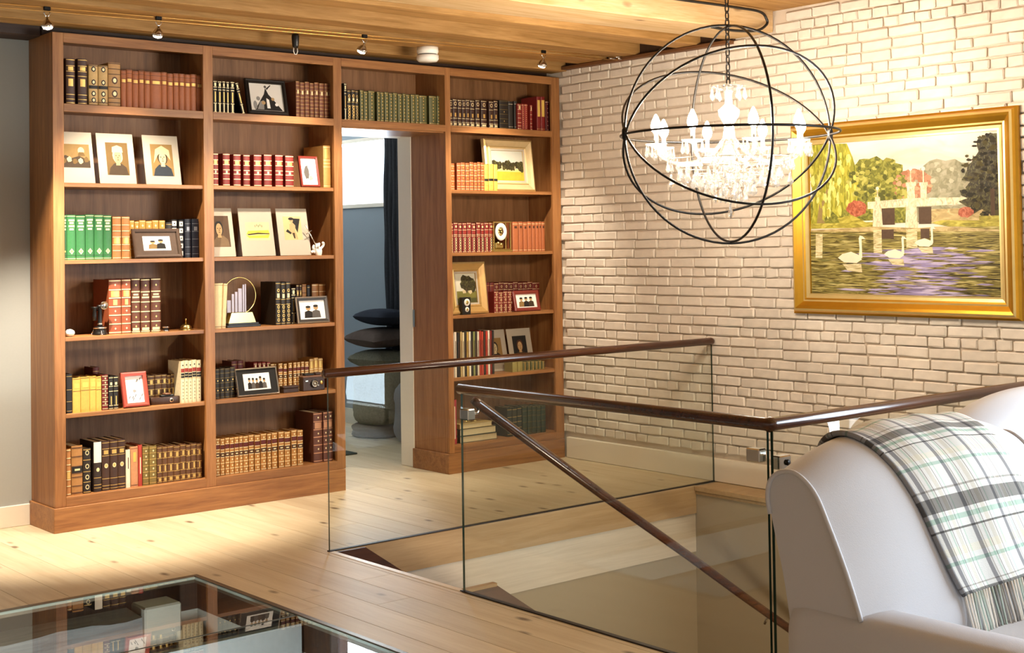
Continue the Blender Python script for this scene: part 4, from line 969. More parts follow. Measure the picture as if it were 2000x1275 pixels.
# ================================================================== BOOKS
def leather(name, col, rough=0.5, rnd=0.05): return mat('leather_' + name, col, rough, var=0.16, scale=70, bump=0.12, rnd=rnd)
L_ = leather
LAB = {k: mat('label_' + k, v, 0.55, var=0.08, scale=60) for k, v in dict(black='15100d', red='8f2a20', cream='e8dcc0', white='f0ebe0', yellow='d9b65a', brown='4a2a18', dkred='5a1712', green='27452f', paleblue='c9cdd2').items()}
G, PG = GILT, PALEGILT
def bands(zs, t=0.0035, m=G): return [('band', z, t, m) for z in zs]
def dots(zs, s=0.006, m=G): return [('dot', z, s, m) for z in zs]
STYLE = {
 'umber': ('3f2214', bands((.04, .12, .22, .62, .72, .84, .97)) + [('label', .40, .56, G, .55), ('label', .74, .82, G, .6)]),
 'tanoval': ('c9a468', bands((.02, .09, .98), .004, LAB['brown']) + [('oval', z, .016, LAB['black']) for z in (.14, .30, .58, .90)] + [('oval', z, .009, PG) for z in (.14, .30, .58, .90)] + [('label', .42, .50, LAB['black'], 1)]),
 'tanring': ('b58850', bands((.02, .10, .20, .45, .74, .86, .98), .004, LAB['brown']) + [('oval', z, .022, LAB['brown']) for z in (.30, .60)] + [('oval', z, .013, PG) for z in (.30, .60)]),
 'russet': ('a0592f', bands((.66, .78, .90, .98), .002, LAB['brown']) + [('label', .68, .76, G, .7)]),
 'green': ('2a6838', bands((.03, .97), .003, PG) + [('label', .86, .90, PG, .7), ('label', .80, .84, PG, .5), ('label', .73, .77, PG, .7), ('label', .66, .70, PG, .5), ('dot', .19, .019, PG), ('dot', .19, .010, G), ('band', .10, .002, LAB['green'])]),
 'tanband': ('a9713c', bands((.03, .20, .34, .52, .66, .80, .97), .004, PG) + [('label', .36, .50, G, .75)]),
 'honey': ('c28c3c', bands((.04, .25, .5, .75, .97), .003, PG) + dots((.38, .62, .86), .008, PG)),
 'black': ('1a1413', bands((.06, .3, .6, .94), .002, G)),
 'bwlabel': ('171414', [('label', z, z + .12, LAB['white'], .8) for z in (.06, .26, .46, .66, .84)] + [('dot', z + .06, .006, LAB['black']) for z in (.06, .26, .46, .66, .84)]),
 'navy': ('171b28', bands((.10, .28, .48, .68, .88), .0022, mat('silver_tool', '8d8f96', .4, .5)) + [('label', .70, .80, mat('silver_tool', '8d8f96'), .5)]),
 'redbrown': ('8f4a2c', bands((.03, .185, .345, .50, .66, .81, .975), .006, PG) + dots((.10, .26, .42, .90), .007, PG) + [('label', .68, .79, G, .7), ('label', .53, .63, G, .35)]),
 'brownrib': ('5e3420', bands((.02, .20, .39, .57, .76, .985), .006, PG) + [('label', .64, .67, PG, .8), ('label', .69, .72, PG, .6), ('label', .04, .09, PG, .8)] + dots((.12, .29, .48, .88), .007, G)),
 'yellow': ('d2a84e', bands((.62, .97), .0015, LAB['brown']) + [('label', .70, .84, LAB['yellow'], .7)]),
 'redblack': ('6b1d18', bands((.04, .14, .24, .36, .48, .60, .72, .84, .96), .003, PG) + dots((.19, .30, .42, .54, .66, .78, .90), .006, PG)),
 'blackgilt': ('1d1815', bands((.03, .12, .55, .70, .96), .003, PG) + [('label', .14, .40, G, .25), ('label', .74, .82, PG, .5)]),
 'browngilt': ('5c3a20', bands((.04, .16, .30, .50, .68, .84, .96), .0028, G) + [('label', .32, .48, G, .3), ('label', .70, .82, G, .4), ('label', .06, .14, G, .5)]),
 'law': ('d9cca8', [('label', .73, .82, LAB['red'], 1), ('label', .60, .71, LAB['black'], 1), ('band', .655, .002, PG), ('dot', .90, .006, LAB['black']), ('band', .58, .002, G)] + [('dot', z, .004, LAB['brown']) for z in (.1, .17, .25, .33, .41, .49)]),
 'tanblack': ('a87842', bands((.04, .18, .36, .44, .58, .78, .96), .004, LAB['brown']) + [('label', .45, .57, LAB['black'], 1), ('label', .49, .53, PG, .5)]),
 'blackoval': ('241a15', bands((.03, .97), .004, G) + [('oval', z, .014, PG) for z in (.14, .36, .60, .90)] + [('oval', z, .009, LAB['black']) for z in (.14, .36, .60, .90)] + bands((.25, .48, .74), .003, G)),
 'dustjacket': ('2c1d18', [('label', .58, .99, LAB['white'], 1), ('oval', .44, .012, PG)] + bands((.08, .14, .28), .003, G)),
 'darkgem': ('3d241a', bands((.04, .10, .24, .70, .84, .96), .003, G) + [('oval', .50, .014, PG), ('oval', .50, .008, G), ('label', .73, .81, G, .6)]),
 'white': ('e6dec8', [('label', .5, .8, LAB['brown'], .2)]),
 'peach': ('c08a62', bands((.05, .95), .002, LAB['brown']) + [('label', .62, .86, LAB['yellow'], .4)]),
 'red': ('a8382a', [('label', .3, .7, LAB['cream'], .25)]),
 'olivegilt': ('7d6a34', bands((.05, .18, .34, .50, .66, .82, .95), .003, G) + dots((.26, .42, .58, .74, .88), .007, PG)),
 'blackgold': ('18130f', bands((.03, .30, .72, .80, .97), .004, PG) + [('label', .04, .28, PG, .35), ('label', .34, .66, G, .30), ('label', .83, .93, PG, .5)]),
 'chestnut': ('78432a', bands((.08, .18, .28, .38, .48, .58, .68, .78, .88, .98), .002, G) + [('label', .66, .76, PG, .4)]),
 'crimson': ('74201a', bands((.04, .22, .38, .50, .66, .80, .97), .0045, PG) + [('label', .68, .78, G, .6), ('label', .40, .47, PG, .25)]),
 'cream': ('d8c192', bands((.04, .96), .002, LAB['brown'])),
 'blackscroll': ('221a12', bands((.04, .48, .60, .96), .003, G) + [('oval', z, .011, G) for z in (.12, .22, .32, .42, .80)] + [('oval', z, .006, LAB['black']) for z in (.12, .22, .32, .42, .80)] + [('label', .63, .73, PG, .5)]),
 'blackrib': ('201a16', bands((.05, .20, .36, .52, .68, .84, .97), .004, mat('dull_gilt', '6b5a34', .5, .4)) + dots((.28, .60), .006, G)),
 'redgilt': ('8a241c', bands((.05, .15, .28, .45, .62, .78, .95), .003, PG) + [('label', .80, .92, PG, .5)]),
 'redgilt2': ('94281f', dots((.08, .16, .24, .32, .40, .48, .56, .64, .72, .80, .88), .004, PG) + bands((.95,), .003, PG)),
 'tangilt': ('b07a3c', bands((.03, .17, .33, .49, .62, .70, .84, .975), .004, PG) + [('label', .71, .83, LAB['dkred'], 1), ('label', .50, .61, LAB['brown'], 1), ('label', .54, .57, PG, .5)] + dots((.10, .25, .41, .90), .007, PG)),
 'goldtan': ('b8894a', bands((.05, .50, .58, .66, .96), .003, PG) + [('label', .70, .92, G, .6)]),
 'bigbrown': ('5b3223', bands((.03, .19, .35, .51, .66, .82, .975), .006, mat('copper_tool', 'c08a66', .45, .4)) + dots((.27, .43, .58, .90), .007, PG) + [('label', .68, .80, mat('copper_tool', 'c08a66'), .75)]),
 'olive': ('56562f', bands((.06, .96), .002, G) + dots((.14, .25, .36, .47, .58, .69, .80, .90), .0055, G)),
 'darkring': ('3c2118', bands((.03, .16, .30, .68, .97), .003, PG) + [('oval', .84, .014, PG), ('oval', .84, .009, LAB['brown']), ('label', .06, .12, PG, .7), ('label', .36, .50, G, .35)]),
 'charcoal': ('27221f', bands((.1, .9), .002, LAB['cream'])),
 'redyellow': ('7c1f1d', [('label', .42, .90, LAB['yellow'], .7), ('band', .06, .002, G)]),
 'maroondot': ('5a1a18', dots((.06, .20, .34, .48, .62, .76, .90), .0045, PG) + bands((.97,), .003, PG)),
 'orange': ('a3572b', bands((.05, .14, .34, .54, .72, .90), .003, PG) + dots((.24, .44, .63, .82), .007, G)),
 'yellowblack': ('d9b552', bands((.05, .20, .62, .80, .96), .002, G) + [('label', .37, .46, LAB['black'], 1)]),
 'redornate': ('7e221c', bands((.03, .55, .60, .76, .97), .003, PG) + [('oval', z, .010, PG) for z in (.10, .19, .28, .37, .46)] + [('oval', z, .006, LAB['black']) for z in (.10, .19, .28, .37, .46)] + [('label', .63, .74, LAB['red'], .8), ('oval', .87, .009, PG)]),
 'terracotta': ('a8613a', bands((.05, .93), .003, PG) + [('label', .78, .86, LAB['brown'], .5)]),
 'maroon': ('5c1a16', bands((.1, .9), .002, G)),
 'maroonring': ('6a1d18', [('oval', .86, .010, PG), ('oval', .86, .006, LAB['dkred']), ('band', .76, .003, PG), ('band', .97, .003, PG), ('oval', .3, .010, PG)]),
 'redring': ('7c261c', [('oval', z, .009, PG) for z in (.14, .34, .62, .86)] + [('oval', z, .005, LAB['dkred']) for z in (.14, .34, .62, .86)] + bands((.03, .24, .48, .74, .97), .003, PG)),
 'thin': ('e6dcc6', [('label', .30, .80, LAB['brown'], .35)]),
 'oliveplain': ('8f8348', []),
 'pink': ('a83a44', [('label', .12, .85, LAB['cream'], .22)]),
 'greengilt': ('27302a', bands((.08, .28, .48, .66, .92), .003, G)),
 'greenrib': ('2a3a2c', bands((.04, .22, .44, .66, .84, .97), .004, mat('dull_gilt', '6b5a34'))),
}
THINCOL = ['f0e8d8', 'd8cdb8', '1c1a18', 'b9a06a', 'd9c9a0', '2a2622', 'c2a050', 'e9e2d0', '1a1816', '8a8f50', '2b2724', 'd8cdb8', 'a83020', 'b8402a', '3a2a20', 'c03a28', 'e8e0d0', '7a2018', '22201e', 'c8b898']
def spine_y(x, w, bul):  # rounded spine, front is -y
    t = max(-1, min(1, 2*x/w)); return -bul*math.sqrt(max(0, 1 - 0.85*t*t)) + bul*math.sqrt(.15)
BK = {}
def book_meshes(key, w, h, dep, col, decor):
    cov = leather(key + '_' + col, col)
    bul = min(0.008, w*0.18); n = 8; bt = min(0.003, w*.12)
    xs = [-w/2 + w*k/n for k in range(n+1)]
    outer = [(x, spine_y(x, w, bul)) for x in xs]
    inner = [(x*(1-2*bt/w), spine_y(x, w, bul) + bt*1.3) for x in xs]
    b = MB(); poly = outer + [(w/2, dep), (w/2-bt, dep)] + inner[::-1] + [(-w/2+bt, dep), (-w/2, dep)]
    # build the U-shaped case as strips so that the polygons stay convex
    def wall(p, q, p2, q2):
        b.add([(p[0], p[1], 0), (q[0], q[1], 0), (q[0], q[1], h), (p[0], p[1], h), (p2[0], p2[1], 0), (q2[0], q2[1], 0), (q2[0], q2[1], h), (p2[0], p2[1], h)],
              [(0, 1, 2, 3), (4, 7, 6, 5), (3, 2, 6, 7), (0, 4, 5, 1)], cov)
    for k in range(n): wall(outer[k], outer[k+1], inner[k], inner[k+1])
    wall((w/2, outer[-1][1]), (w/2, dep), (w/2-bt, inner[-1][1]), (w/2-bt, dep)); wall((-w/2, dep), (-w/2, outer[0][1]), (-w/2+bt, dep), (-w/2+bt, inner[0][1]))
    p = MB(); p.box(-w/2+bt, bt*1.4, 0.003, w/2-bt, dep-0.004, h-0.004, PAGES)
    dc = MB()
    def patch(x0, x1, z0, z1, off, m, nx=6):
        xx = [x0 + (x1-x0)*k/nx for k in range(nx+1)]
        r0 = [(x, spine_y(x, w, bul) - off, z0) for x in xx]; r1 = [(x, spine_y(x, w, bul) - off, z1) for x in xx]
        dc.grid([[(q[0], q[1]+off*1.02, q[2]) for q in r0], r0, r1, [(q[0], q[1]+off*1.02, q[2]) for q in r1]], m, False)
    order = {'label': 0, 'band': 1, 'oval': 2, 'dot': 3}
    lay = 0
    for e in decor:
        lay += 1
        if e[0] == 'band': patch(-w/2*.99, w/2*.99, max(0.0005, e[1]*h - e[2]/2), min(h-.0005, e[1]*h + e[2]/2), 0.0016 if e[2] > .003 else 0.0010, e[3])
        elif e[0] == 'label': patch(-w/2*e[4]*.985, w/2*e[4]*.985, e[1]*h, e[2]*h, 0.0006 + lay*0.00004, e[3])
        elif e[0] in ('dot', 'oval'):
            s = min(e[2], w*(.42 if e[0] == 'oval' else .34)); zc = e[1]*h; nn = 8 if e[0] == 'oval' else 4
            yy = spine_y(0, w, bul) - 0.0012 - lay*0.00006
            dc.add([(s*.82*math.cos(2*PI*k/nn), yy + (spine_y(s*.82*math.cos(2*PI*k/nn), w, bul) - spine_y(0, w, bul))*.9, zc + s*math.sin(2*PI*k/nn)) for k in range(nn)], [tuple(range(nn))], e[3])
    return b.mesh('book'), p.mesh('page_block'), (dc.mesh('spine_tooling') if dc.v else None)
def add_book(style, x0, x1, h, ys, z, label, group, dep=None, col=None, roty=0.0):
    c, dec = STYLE[style]; c = col or c
    w = x1 - x0
    dep = dep or min(0.325 - ys, max(0.10, h*0.68))
    k = (style, c, round(w, 3), round(h, 3), round(dep, 3))
    if k not in BK: BK[k] = book_meshes(style, w, h, dep, c, dec)
    a, p, d = BK[k]
    o = link('book', a, None, ((x0+x1)/2, ys, z), (0, roty, 0)); tag(o, label, 'book', group)
    link('page_block', p, o)
    if d: link('spine_tooling', d, o)['kind'] = 'stuff'
    return o
ORD = ['first', 'second', 'third', 'fourth', 'fifth', 'sixth', 'seventh', 'eighth', 'ninth', 'tenth', 'eleventh', 'twelfth', 'thirteenth', 'fourteenth', 'fifteenth', 'sixteenth', 'seventeenth', 'eighteenth', 'nineteenth']
NUM = ['one', 'two', 'three', 'four', 'five', 'six', 'seven', 'eight', 'nine', 'ten', 'eleven', 'twelve', 'thirteen', 'fourteen', 'fifteen', 'sixteen', 'seventeen', 'eighteen', 'nineteen']
BAYN = {'A': 'left bay', 'B': 'second bay', 'C': 'shelf over doorway', 'D': 'right bay'}
ROWN = {1: 'top shelf', 2: 'second shelf', 3: 'third shelf', 4: 'fourth shelf', 5: 'fifth shelf', 6: 'bottom shelf'}
def place(bay, row): return BAYN[bay] if bay == 'C' else BAYN[bay] + ' ' + ROWN[row]
BOOKS = [
('A1','umber','tall dark brown gilt book',0.05,[(0.097,0.148,0.26),(0.165,0.219,0.263)]),
('A1','tanoval','tan book with black diamonds',0.05,[(0.229,0.282,0.232),(0.286,0.341,0.233)]),
('A1','tanring','thick tan book with ovals',0.05,[(0.345,0.417,0.254)]),
('A1','russet','small russet leather book',0.05,[(0.423,0.454,0.219),(0.456,0.491,0.219),(0.493,0.529,0.219),(0.531,0.564,0.219),(0.566,0.602,0.219),(0.604,0.671,0.219),(0.673,0.708,0.219),(0.71,0.747,0.219),(0.749,0.783,0.219),(0.785,0.82,0.22),(0.822,0.858,0.22),(0.86,0.898,0.22),(0.9,0.935,0.22)]),
('A3','green','green cloth gilt book',0.06,[(0.08,0.098,0.253),(0.101,0.15,0.253),(0.154,0.206,0.253),(0.209,0.258,0.253),(0.26,0.312,0.254),(0.315,0.362,0.254)]),
('A3','tanband','tan banded leather book',0.06,[(0.367,0.418,0.244),(0.423,0.471,0.244)]),
('A3','honey','short honey gilt book',0.11,[(0.497,0.524,0.22),(0.528,0.553,0.22),(0.556,0.593,0.221),(0.597,0.634,0.222),(0.637,0.674,0.222),(0.679,0.715,0.223)]),
('A3','black','short black book',0.11,[(0.721,0.76,0.212)]),
('A3','bwlabel','black book with white panels',0.11,[(0.757,0.792,0.228),(0.804,0.833,0.225)]),
('A3','navy','navy leather book',0.10,[(0.839,0.877,0.231),(0.885,0.928,0.232)]),
('A4','redbrown','large red-brown ribbed book',0.07,[(0.347,0.42,0.312),(0.424,0.479,0.313)]),
('A4','brownrib','large brown gilt ribbed book',0.08,[(0.489,0.541,0.311),(0.547,0.603,0.312),(0.61,0.669,0.312)]),
('A5','black','black leather book',0.05,[(0.087,0.12,0.218)]),
('A5','yellow','plain yellow book',0.05,[(0.124,0.169,0.196),(0.171,0.222,0.195),(0.224,0.259,0.194),(0.261,0.291,0.194)]),
('A5','redblack','red and black ornate book',0.05,[(0.295,0.329,0.199)]),
('A5','blackgilt','black gilt book',0.05,[(0.335,0.36,0.187),(0.364,0.39,0.187)]),
('A5','browngilt','brown gilt-tooled book',0.13,[(0.608,0.652,0.17),(0.654,0.695,0.169),(0.697,0.73,0.167),(0.732,0.756,0.166),(0.758,0.781,0.165)]),
('A5','law','cream law book with coloured labels',0.04,[(0.776,0.798,0.246),(0.8,0.822,0.246),(0.824,0.847,0.246),(0.849,0.875,0.247),(0.877,0.905,0.247)]),
('A6','tanband','narrow tan leather book',0.05,[(0.083,0.109,0.258)]),
('A6','tanblack','worn tan book with black label',0.05,[(0.114,0.176,0.271)]),
('A6','blackoval','black book with gilt ovals',0.05,[(0.18,0.224,0.251)]),
('A6','dustjacket','dark book with white jacket top',0.05,[(0.242,0.287,0.282)]),
('A6','darkgem','dark brown book with gilt lozenge',0.05,[(0.292,0.337,0.283),(0.339,0.385,0.281),(0.387,0.43,0.279)]),
('A6','white','thin white book',0.05,[(0.434,0.459,0.216)]),
('A6','peach','peach cloth book',0.05,[(0.463,0.506,0.231)]),
('A6','red','thin red book',0.05,[(0.509,0.532,0.236)]),
('A6','olivegilt','olive-tan gilt book',0.05,[(0.536,0.573,0.224),(0.577,0.621,0.222)]),
('A6','browngilt','brown gilt-tooled book',0.05,[(0.625,0.657,0.214),(0.659,0.69,0.213),(0.692,0.729,0.212),(0.731,0.771,0.211),(0.773,0.808,0.21),(0.81,0.84,0.209),(0.842,0.877,0.208),(0.879,0.911,0.207)]),
('B1','blackgold','thin black book with gold spine',0.05,[(1.009,1.033,0.194),(1.039,1.063,0.195),(1.069,1.089,0.195),(1.095,1.115,0.195),(1.123,1.15,0.196)]),
('B1','chestnut','chestnut gilt-dotted book',0.07,[(1.597,1.625,0.23),(1.628,1.66,0.23),(1.664,1.696,0.23),(1.7,1.729,0.23),(1.733,1.765,0.231),(1.769,1.804,0.231),(1.808,1.84,0.231),(1.845,1.877,0.231)]),
('B2','crimson','crimson book with gilt bands',0.06,[(1.005,1.042,0.196),(1.074,1.12,0.196),(1.145,1.193,0.197),(1.214,1.258,0.198),(1.285,1.337,0.198),(1.357,1.411,0.199),(1.437,1.49,0.199),(1.508,1.566,0.2)]),
('B4','cream','upright cream book',0.05,[(1.005,1.06,0.271)]),
('B4','blackscroll','black book with gold scrolls',0.05,[(1.423,1.458,0.268),(1.462,1.494,0.266),(1.498,1.53,0.264)]),
('B4','blackgold','black lettered book',0.08,[(1.553,1.582,0.227)]),
('B4','umber','small umber book',0.15,[(1.631,1.652,0.243),(1.656,1.67,0.242)]),
('B4','tanblack','small book with pale label',0.15,[(1.674,1.705,0.244)]),
('B4','black','small black book',0.15,[(1.711,1.735,0.238)]),
('B4','tanband','short tan ribbed book',0.15,[(1.747,1.796,0.244),(1.8,1.849,0.243)]),
('B5','blackrib','black-green ribbed book',0.08,[(1.019,1.049,0.18),(1.051,1.081,0.181),(1.083,1.118,0.182),(1.12,1.152,0.183)]),
('B5','redgilt','dark red gilt book',0.15,[(1.322,1.345,0.193),(1.352,1.374,0.193),(1.381,1.405,0.192),(1.412,1.437,0.191)]),
('B5','tangilt','short tan gilt-banded book',0.13,[(1.429,1.453,0.18),(1.456,1.48,0.179)]),
('B5','tangilt','tan gilt-banded book',0.1,[(1.468,1.497,0.18),(1.504,1.527,0.18),(1.539,1.564,0.181),(1.574,1.596,0.181),(1.6,1.624,0.182),(1.631,1.652,0.182),(1.659,1.686,0.182)]),
('B5','goldtan','taller gold-tan book',0.1,[(1.694,1.725,0.199),(1.727,1.757,0.198),(1.759,1.791,0.198)]),
('B6','tangilt','tan gilt-banded book',0.04,[(0.994,1.025,0.221),(1.029,1.056,0.221),(1.06,1.088,0.22),(1.092,1.119,0.22),(1.123,1.151,0.22),(1.155,1.178,0.22),(1.182,1.215,0.22),(1.221,1.254,0.22),(1.261,1.298,0.22),(1.304,1.341,0.219),(1.348,1.374,0.219),(1.38,1.416,0.219),(1.428,1.465,0.219),(1.471,1.51,0.219),(1.52,1.556,0.218),(1.562,1.6,0.218)]),
('B6','bigbrown','large brown ribbed book',0.05,[(1.686,1.751,0.317),(1.757,1.79,0.315),(1.794,1.827,0.314)]),
('C1','blackgold','tall thin black and gold book',0.05,[(1.944,1.961,0.24)]),
('C1','blackscroll','black book with gold scrolls',0.05,[(1.968,1.996,0.198),(2.002,2.029,0.199),(2.033,2.054,0.199)]),
('C1','olive','olive-green gilt book',0.06,[(2.075,2.101,0.202),(2.105,2.135,0.201),(2.141,2.189,0.201),(2.208,2.233,0.201),(2.237,2.263,0.201),(2.269,2.301,0.201),(2.306,2.335,0.201),(2.339,2.373,0.2),(2.378,2.412,0.2),(2.417,2.44,0.2),(2.444,2.476,0.2),(2.482,2.518,0.2),(2.522,2.551,0.2),(2.555,2.616,0.2),(2.636,2.698,0.199),(2.705,2.739,0.199)]),
('D1','darkring','dark brown book with gilt head ring',0.05,[(2.801,2.829,0.185),(2.834,2.87,0.186),(2.875,2.908,0.187),(2.913,2.942,0.188),(2.946,2.978,0.189),(2.985,3.023,0.19),(3.033,3.071,0.191),(3.081,3.13,0.193),(3.155,3.194,0.194),(3.198,3.233,0.195)]),
('D1','blackrib','thick black ribbed book',0.06,[(3.256,3.335,0.206)]),
('D1','charcoal','narrow charcoal book',0.06,[(3.34,3.381,0.202),(3.394,3.42,0.206)]),
('D1','redgilt','bright red gilt book',0.04,[(3.409,3.442,0.187)]),
('D1','redgilt2','short red dotted book',0.04,[(3.448,3.47,0.188),(3.474,3.502,0.189)]),
('D1','redgilt','very thin short red book',0.05,[(3.537,3.554,0.186)]),
('D1','redyellow','tall red book with yellow label',0.05,[(3.6,3.635,0.25),(3.639,3.678,0.252)]),
('D1','maroondot','maroon book with gilt dots',0.06,[(3.693,3.727,0.223),(3.735,3.771,0.224)]),
('D2','orange','orange-brown gilt book',0.05,[(2.798,2.839,0.187),(2.859,2.891,0.19),(2.895,2.93,0.191),(2.936,2.969,0.193),(2.973,3.007,0.195),(3.011,3.038,0.196),(3.042,3.069,0.198),(3.074,3.101,0.199)]),
('D2','yellowblack','yellow book with black label',0.05,[(3.105,3.139,0.187),(3.143,3.185,0.187),(3.189,3.221,0.188)]),
('D3','redornate','red and black ornate book',0.06,[(2.8,2.829,0.206),(2.834,2.867,0.206),(2.872,2.903,0.206),(2.909,2.944,0.206),(2.95,2.986,0.206),(2.992,3.026,0.206),(3.034,3.069,0.206),(3.074,3.098,0.206),(3.104,3.141,0.206),(3.146,3.178,0.206)]),
('D3','terracotta','terracotta leather book',0.07,[(3.371,3.423,0.212),(3.43,3.467,0.212),(3.474,3.509,0.213),(3.514,3.549,0.213),(3.554,3.584,0.214),(3.589,3.619,0.214),(3.624,3.645,0.214),(3.649,3.678,0.215)]),
('D4','maroon','maroon book',0.12,[(3.159,3.192,0.214),(3.196,3.231,0.212)]),
('D4','maroonring','tall maroon ringed book',0.16,[(3.268,3.309,0.209),(3.311,3.354,0.208),(3.356,3.399,0.207),(3.401,3.444,0.207),(3.446,3.49,0.206),(3.492,3.536,0.205),(3.538,3.582,0.204),(3.584,3.628,0.204),(3.63,3.697,0.203)]),
('D4','redring','short red ringed book',0.05,[(3.178,3.215,0.147),(3.219,3.256,0.146),(3.261,3.295,0.146),(3.301,3.335,0.146)]),
('D5','thin','thin coloured paperback',0.04,[(2.788,2.806,0.308),(2.812,2.83,0.307),(2.839,2.857,0.307),(2.864,2.878,0.307),(2.882,2.897,0.307),(2.901,2.915,0.307),(2.919,2.934,0.306),(2.938,2.953,0.306),(2.957,2.972,0.306),(2.975,2.99,0.306),(2.994,3.009,0.306),(3.013,3.028,0.306),(3.032,3.047,0.305),(3.051,3.066,0.305),(3.07,3.085,0.305),(3.089,3.104,0.305),(3.108,3.123,0.305),(3.127,3.142,0.305),(3.146,3.161,0.304)]),
('D5','oliveplain','short olive book',0.04,[(3.326,3.372,0.072),(3.376,3.42,0.07)]),
('D5','olive','short green-brown book',0.05,[(3.434,3.467,0.065),(3.471,3.503,0.064),(3.508,3.54,0.064),(3.545,3.575,0.063),(3.579,3.607,0.062),(3.611,3.639,0.061)]),
('D6','pink','tall pink-red book',0.05,[(2.79,2.827,0.303)]),
('D6','greengilt','dark green gilt book',0.06,[(3.289,3.33,0.207),(3.337,3.378,0.206),(3.384,3.423,0.205)]),
('D6','greenrib','dark green ribbed book',0.06,[(3.433,3.474,0.203),(3.481,3.518,0.2),(3.525,3.562,0.197),(3.569,3.604,0.195),(3.611,3.651,0.192)]),
]
DEPTH = {('D2', 'yellowblack'): .07, ('D2', 'orange'): .12, ('D4', 'redring'): .10, ('D5', 'thin'): .11, ('D5', 'oliveplain'): .09, ('D5', 'olive'): .085, ('B5', 'redgilt'): .11}
for code, style, desc, ys, items in BOOKS:
    bay, row = code[0], int(code[1]); n = len(items); lo, hi = BAYS[bay]
    for i, (x0, x1, h) in enumerate(items):
        x0 = max(x0, lo + .001); x1 = min(x1, hi - .001)
        lab = ('%s, %s of %s from left, %s' % (desc, ORD[i], NUM[n-1], place(bay, row))) if n > 1 else '%s, %s' % (desc, place(bay, row))
        grp = desc + 's in the ' + place(bay, row) if n > 1 else None
        jit = (0.003*math.sin(i*2.1 + x0*40)) if n > 2 else 0
        add_book(style, x0, x1, h + jit, ys + abs(jit), SZ[row], lab, grp, col=(THINCOL[i % len(THINCOL)] if style == 'thin' else None), dep=DEPTH.get((code, style)))
add_book('blackgold', 1.203, 1.223, 0.195, .05, SZ[1] + .003, 'thin black book leaning left beside the ornate framed photograph, second bay top shelf', None, roty=-0.25)
add_book('cream', 1.046, 1.070, 0.268, .04, SZ[4] + .001, 'cream book leaning right beside the glass disc award, second bay', None, roty=0.06)
bg_ = add_book('goldtan', 1.793, 1.847, 0.272, .07, SZ[2], 'large gold-spined book beside small red frame, second bay second shelf', None, dep=.235)
for i, (x0, x1, h, c, lab) in enumerate([(0.355, 0.392, 0.232, '3a1614', 'tall maroon book behind the red and black ones, left bay fifth shelf')]):
    add_book('maroon', x0 - .05, x1 - .05, h, .20, SZ[5], lab, None, dep=.12)
for i in range(2):
    add_book('maroon', 1.178 + i*.042, 1.217 + i*.042, 0.212, .17, SZ[5], 'tall maroon book behind the family photograph, %s of two from left, second bay' % ORD[i], 'tall maroon books behind the family photograph', dep=.12)
# three books lying flat in the bottom right bay
FL = [(0.0, 0.046, .335, '4a4a38', 'lowest grey-green book'), (0.047, 0.048, .325, '3c3f30', 'middle dark book'), (0.096, 0.034, .29, 'b59b62', 'topmost tan book')]
for z0, th_, w, c, lab in FL:
    t = thing('book', lab + ' of the flat stack, right bay bottom shelf', 'book', (2.855, .05, SZ[6] + z0), group='flat stack of books in the right bay')
    b = MB(); cv = leather('flat_' + c, c)
    b.box(0, 0, 0, w, .23, .003, cv, .001); b.box(0, 0, th_-.0035, w, .23, th_-.0005, cv, .001); b.box(0, 0, .003, .004, .23, th_-.0035, cv); b.build('cover', t)
    b = MB(); b.box(.005, .005, .0032, w-.006, .225, th_-.0037, PAGES); b.build('page_block', t)
    b = MB()
    for q in range(3): b.box(-.0012, .03+q*.07, .006, .0, .05+q*.07, th_-.007, GILT)
    b.build('spine_tooling', t)['kind'] = 'stuff'
t = thing('brass_trinket', 'small brass trinket lying on the flat stack of books', 'trinket', (2.93, .10, SZ[6] + .131))
b = MB(); b.tube([(0, 0, .006), (.075, .0, .006)], [.004, .006], BRASS, 8); b.build('handle', t)
b = MB(); b.tube([(.095 + .022*math.cos(2*PI*k/18), .022*math.sin(2*PI*k/18), .006) for k in range(18)], .003, BRASS, 6, closed=True); b.build('rim', t)

# ================================================================== SHELF ORNAMENTS AND PICTURES
def leaning(name, label, cat, cx, ys, z, w, h, theta, rotz=0.0):
    return thing(name, label, cat, (cx, ys, z + 0.006*math.sin(theta) + .0005), (-theta, 0, rotz))
def mat_print(label, x0, x1, row, art, theta=0.205, ys=.06, h=.298, win=(.22, .30, .56, .46)):
    """leaning mounted print; win = left, bottom, width, height of the printed area in board fractions"""
    w = x1 - x0; t = leaning('mounted_print', label, 'print', (x0+x1)/2, ys, SZ[row], w, h, theta)
    b = MB(); b.box(-w/2, -.004, 0, w/2, 0.0, h, MATB, .0008); b.build('mat_board', t)
    a = Art(w*win[2], h*win[3], -w/2 + w*(win[0]+win[2]/2), h*win[1], -0.0042); art(a); a.build(t, 'print'); return t
def f_scene(a):
    a.rect(0, 0, 1, 1, SEP); a.poly([(0, 0), (0, .45), (.2, .52), (.4, .40), (.65, .50), (1, .30), (1, 0)], SEPD)
    for k in range(5): a.oval(.12 + .19*k, .30 + .05*math.sin(k*2), .08, .12, SEPL if k % 2 else OCH, 12, .2, k)
    a.oval(.72, .72, .11, .16, SEPL, 14); a.poly([(.6, .5), (.85, .5), (.80, .66), (.64, .66)], OCH)
mat_print('mounted sepia group scene leaning at left, left bay second shelf', 0.063, 0.268, 2, f_scene, win=(.05, .30, .85, .46))
mat_print('mounted sepia portrait of figure in pale cap, left bay second shelf', 0.295, 0.517, 2, lambda a: bust(a, OCH, SEPD, SKIN, 'cap', SEPL, .52), win=(.23, .17, .60, .65))
